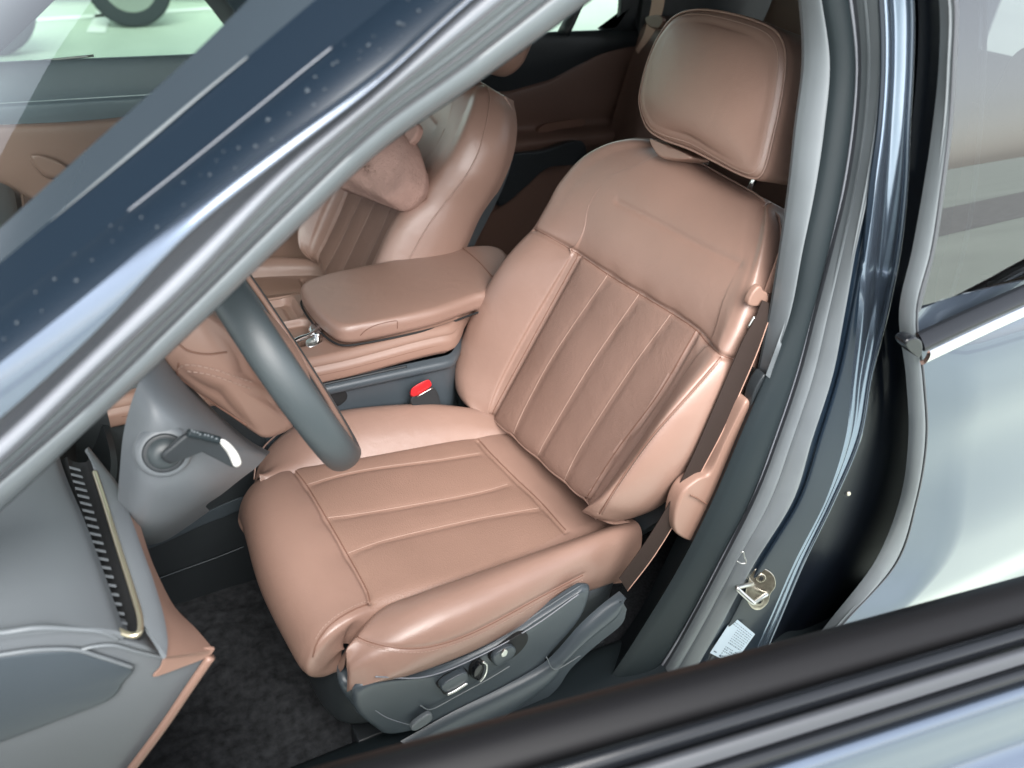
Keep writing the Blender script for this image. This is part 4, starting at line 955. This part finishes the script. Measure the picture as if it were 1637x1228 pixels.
# ============================================================ OPEN FRONT DOOR (foreground)
fd = thing('front_door', 'out of focus top of the open front door with black window sill and glossy paint in the foreground', 'car door', (.9, .98, .8))
d0 = A((1.0, .985, 1.08)); dd = A((-.45, 1.157, 1.08))-A((.40, 1.03, 1.08)); dd = dd/np.linalg.norm(dd); dn = np.cross((0, 0, 1), dd); dn = dn if dn[1] > 0 else -dn
base = A((.40, 1.03, 1.08))
def dp(s_, off, z): return base+dd*s_+dn*off+A((0, 0, z))
def dstrip(name, prof, m, bulge=0, solid=.004):
    S_ = np.linspace(-.55, .95, 30)
    G_ = np.stack([np.stack([dp(s_, o, z) for s_ in S_]) for o, z in prof], 1)
    return sheet(name, np.swapaxes(crk(np.swapaxes(G_, 0, 1), 36), 0, 1), m, fd, solid)
dstrip('inner_sill', [(-.03, -.30), (-.03, -.12), (-.022, -.03), (-.006, -.004), (.012, .002), (.030, -.006), (.040, -.018)], 'sill_black')
dstrip('window_seal', [(.041, -.016), (.046, -.006), (.053, -.004), (.060, -.010), (.064, -.022)], 'gloss_black')
dstrip('window_slot', [(.038, -.02), (.045, -.035), (.052, -.02)], 'black')
dstrip('outer_moulding', [(.064, -.018), (.069, -.010), (.076, -.010), (.082, -.020)], 'seal_dark')
dstrip('outer_seal', [(.080, -.022), (.088, -.020), (.094, -.026), (.097, -.036)], 'gloss_black')
dstrip('door_skin', [(.095, -.032), (.102, -.030), (.112, -.045), (.118, -.075), (.125, -.10), (.150, -.125), (.160, -.16), (.155, -.22), (.17, -.4), (.14, -.62)], 'paint')
dstrip('inner_panel', [(-.03, -.28), (-.05, -.4), (-.04, -.6)], 'tan_plastic')
settle(fd)

# ============================================================ FAR SIDE: DOORS, REAR SEAT
pd = thing('passenger_door', 'far front passenger door with grey upper trim paled for glass haze and tan lower trim seen through the windshield', 'car door', (.3, -.76, .8))
def fz(x0, x1, prof, n=16): return A([[(x, y, z) for y, z in prof] for x in np.linspace(x0, x1, n)], float)
sheet('upper_trim', net(fz(.85, -.30, [(-.78, 1.225), (-.765, 1.232), (-.75, 1.225), (-.742, 1.19), (-.740, 1.165), (-.742, 1.150)]), 40, 20), 'door_hazed', pd, .006)
G_ = []
for i, x in enumerate(np.linspace(.85, -.30, 24)):
    zb = 1.104+.006*math.cos((x-.1)*9)
    G_.append([(x, -.745, 1.148), (x, -.733, 1.142), (x, -.736, 1.12), (x, -.745, zb)])
sheet('middle_trim', net(A(G_), 60, 16), 'door_hazed', pd, .005)
G_ = []
for i, x in enumerate(np.linspace(.85, -.30, 24)):
    zb = 1.104+.006*math.cos((x-.1)*9)
    G_.append([(x, -.747, zb-.001), (x, -.735, zb-.012), (x, -.733, 1.02), (x, -.733, .93), (x, -.70, .86), (x, -.68, .84), (x, -.70, .82), (x, -.735, .76), (x, -.74, .6), (x, -.745, .42)])
sheet('lower_trim', net(A(G_), 60, 50), 'tan_plastic', pd, .005)
hdl = [Yp(x, y, -.71) for x, y in ((48, 252), (60, 246), (92, 256), (112, 272), (100, 284), (70, 280))]
lump('pull_handle', hdl, (0, 1, .6), .03, 'tan_plastic', pd, er=.01)
G_ = A([[(x, -.78+.0*z, z) if z < 1.3 else (x, -.78+(z-1.22)*.28, z) for z in (1.22, 1.35, 1.5, 1.66)] for x in np.linspace(.80, -.28, 10)])
sheet('window_glass', net(G_, 12, 12), 'glass_side', pd, 0)
tube('belt_highlight', [Yp(x, y, -.765) for x, y in ((36, 99), (54, 98))], .003, 'satin', pd, n=6)
tube('belt_highlight', [Yp(x, y, -.765) for x, y in ((62, 98), (130, 91), (150, 89))], .003, 'satin', pd, n=6)
settle(pd)
rf = thing('far_rear_door', 'far rear door with dark upper trim, wavy tan lower trim and small quarter window', 'car door', (-.8, -.76, .8))
def wave(x):  # lower edge of the dark trim
    return float(np.interp(x, [-1.25, -1.09, -1.0, -.92, -.836, -.70, -.6, -.5, -.35], [1.215, 1.205, 1.19, 1.16, 1.125, 1.10, 1.105, 1.11, 1.12]))
xs = np.linspace(-.32, -1.14, 40)
sheet('upper_trim', net(A([[(x, -.775, 1.25), (x, -.755, 1.256), (x, -.742, 1.24), (x, -.738, (1.24+wave(x))/2), (x, -.742, wave(x))] for x in xs]), 60, 20), 'dark_plastic', rf, .005)
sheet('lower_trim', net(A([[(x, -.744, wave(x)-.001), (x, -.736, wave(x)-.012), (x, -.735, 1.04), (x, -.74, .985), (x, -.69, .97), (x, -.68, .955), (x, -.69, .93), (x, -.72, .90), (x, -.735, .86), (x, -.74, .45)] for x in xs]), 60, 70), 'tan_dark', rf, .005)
lump('pull_recess', [Yp(x, y, -.72) for x, y in ((862, 205), (880, 196), (930, 190), (934, 200), (900, 206), (865, 212))], (0, 1, .3), .02, 'seam', rf, er=.003)
tube('window_post', [Yp(x, y, -.745) for x, y in ((900, 55), (914, 25), (932, -20), (960, -90))], .022, 'dark_plastic', rf, n=12, flat=.5)
gl = lump('window_frame', [Yp(x, y, -.76) for x, y in ((985, 44), (992, 20), (996, -20), (1010, -60), (1030, -60), (1030, 60), (1000, 60), (960, 48))], (0, 1, 0), .02, 'dark_plastic', rf, er=.004)
G_ = A([[(x, -.78, 1.22), (x, -.77, 1.35), (x, -.74, 1.5), (x, -.70, 1.64)] for x in np.linspace(-.34, -1.12, 10)])
sheet('window_glass', net(G_, 12, 12), 'glass_side', rf, 0)
settle(rf)
rs_ = thing('rear_bench', 'dark tan rear bench seat behind the front seats', 'car seat', (-1.1, -.1, .4))
G_ = A([[(x-.0, y, z) for x, z in ((-.86, .50), (-.82, .60), (-.86, .675), (-.98, .70), (-1.15, .675), (-1.28, .66), (-1.32, .75), (-1.36, .95), (-1.42, 1.2), (-1.46, 1.28), (-1.5, 1.27))] for y in (-.70, -.66, -.4, -.1, .2, .6, .66)])
G_[0, :, 0] -= .05; G_[0, :, 2] -= .03
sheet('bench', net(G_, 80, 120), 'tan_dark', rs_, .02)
for y0, y1 in ((-.68, -.56),):
    G_ = A([[(x, y, z) for x, z in ((-1.02, .66), (-1.04, .8), (-1.06, 1.0), (-1.10, 1.2), (-1.14, 1.29), (-1.3, 1.3))] for y in (y0-.03, y0, y1, y1+.04)])
    G_[3, :, 0] -= .12
    sheet('side_bolster', net(G_, 24, 50), 'tan_dark', rs_, .02)
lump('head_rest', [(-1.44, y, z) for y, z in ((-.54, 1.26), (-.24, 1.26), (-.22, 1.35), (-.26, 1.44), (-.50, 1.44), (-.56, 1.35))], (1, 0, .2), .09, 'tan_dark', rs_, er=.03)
lump('head_rest', [(-1.44, y, z) for y, z in ((.54, 1.26), (.24, 1.26), (.22, 1.35), (.26, 1.44), (.50, 1.44), (.56, 1.35))], (1, 0, .2), .09, 'tan_dark', rs_, er=.03)
settle(rs_)
cpil = thing('rear_quarter_trim', 'dark trim of the far rear quarter pillar beside the bench seat', 'trim panel', (-1.3, -.7, 1.0))
G_ = A([[(-1.13, -.76, z), (-1.15, -.735, z), (-1.3, -.71, z), (-1.6, -.68, z), (-2.05, -.66, z)] for z in (1.19, 1.3, 1.5, 1.7)])
sheet('quarter_panel', net(G_, 20, 24), 'dark_plastic', cpil, .01)
G_ = A([[(-1.13, -.76, z), (-1.15, -.735, z), (-1.3, -.71, z), (-1.6, -.68, z), (-2.05, -.66, z)] for z in (.4, .8, 1.19)])
sheet('quarter_panel', net(G_, 20, 24), 'tan_dark', cpil, .01)
settle(cpil)
rb = thing('rear_seat_belt', 'tan rear seat belt hanging from a dark buckle loop beside the driver headrest', 'seat belt', (-1.1, -.6, 1.3))
band('webbing', [Xp(x, y, -1.08) for x, y in ((1046, -60), (1042, 0), (1037, 28))], [Xp(x, y, -1.08) for x, y in ((1066, -60), (1062, 0), (1056, 28))], 'belt_tan', rb, 0, solid=.002)
lump('belt_guide', [Xp(x, y, -1.07) for x, y in ((1032, 28), (1052, 24), (1060, 32), (1052, 46), (1036, 42))], (1, .3, .2), .02, 'tan_dark', rb, er=.004)
band('webbing', [Xp(x, y, -1.08) for x, y in ((1034, 38), (1028, 58), (1016, 80))], [Xp(x, y, -1.08) for x, y in ((1048, 46), (1038, 62), (1020, 86))], 'belt_tan', rb, 0, solid=.002)
settle(rb)
# dark anchor hardware low between the seats
an_ = thing('rear_console', 'dark rear end of the seat runner and console down between the front seats', 'trim', (-.6, -.5, .7))
lump('runner_cover', [Yp(x, y, -.60) for x, y in ((812, 250), (870, 240), (930, 225), (935, 260), (880, 268), (840, 300), (800, 330), (795, 290))], (0, 1, .3), .05, 'dark_plastic', an_, er=.008)
settle(an_)

# ============================================================ OUTSIDE: another car whose wheels show through the far window
oc_ = thing('parked_car', 'white car parked far beyond the passenger window, mostly cropped down to its dark tyres', 'car', (.5, -7.6, 0))
for (x, y) in ((218, 45), (-8, 92)):
    c = Zp(x, y, .0); c = A((c[0], c[1], .33))
    t_ = [c+A((.33*math.cos(a_), 0, .33*math.sin(a_))) for a_ in np.linspace(0, 2*math.pi, 20, endpoint=False)]
    w_ = lump('wheel', t_, (0, 1, 0), .22, 'tyre', oc_, er=.03)
    lump('rim', [c+A((.21*math.cos(a_), .004, .21*math.sin(a_))) for a_ in np.linspace(0, 2*math.pi, 20, endpoint=False)], (0, 1, 0), .02, 'satin', w_, er=.01)
prof = [(-2.3, .38), (-2.35, .7), (-2.1, .98), (-1.3, 1.08), (-.7, 1.42), (.7, 1.45), (1.5, 1.0), (2.2, .9), (2.35, .6), (2.3, .38)]
lump('body', [(x+.55, -7.35, z) for x, z in prof], (0, 1, 0), 1.7, 'white_paint', oc_, er=.12, n=140)
settle(oc_)
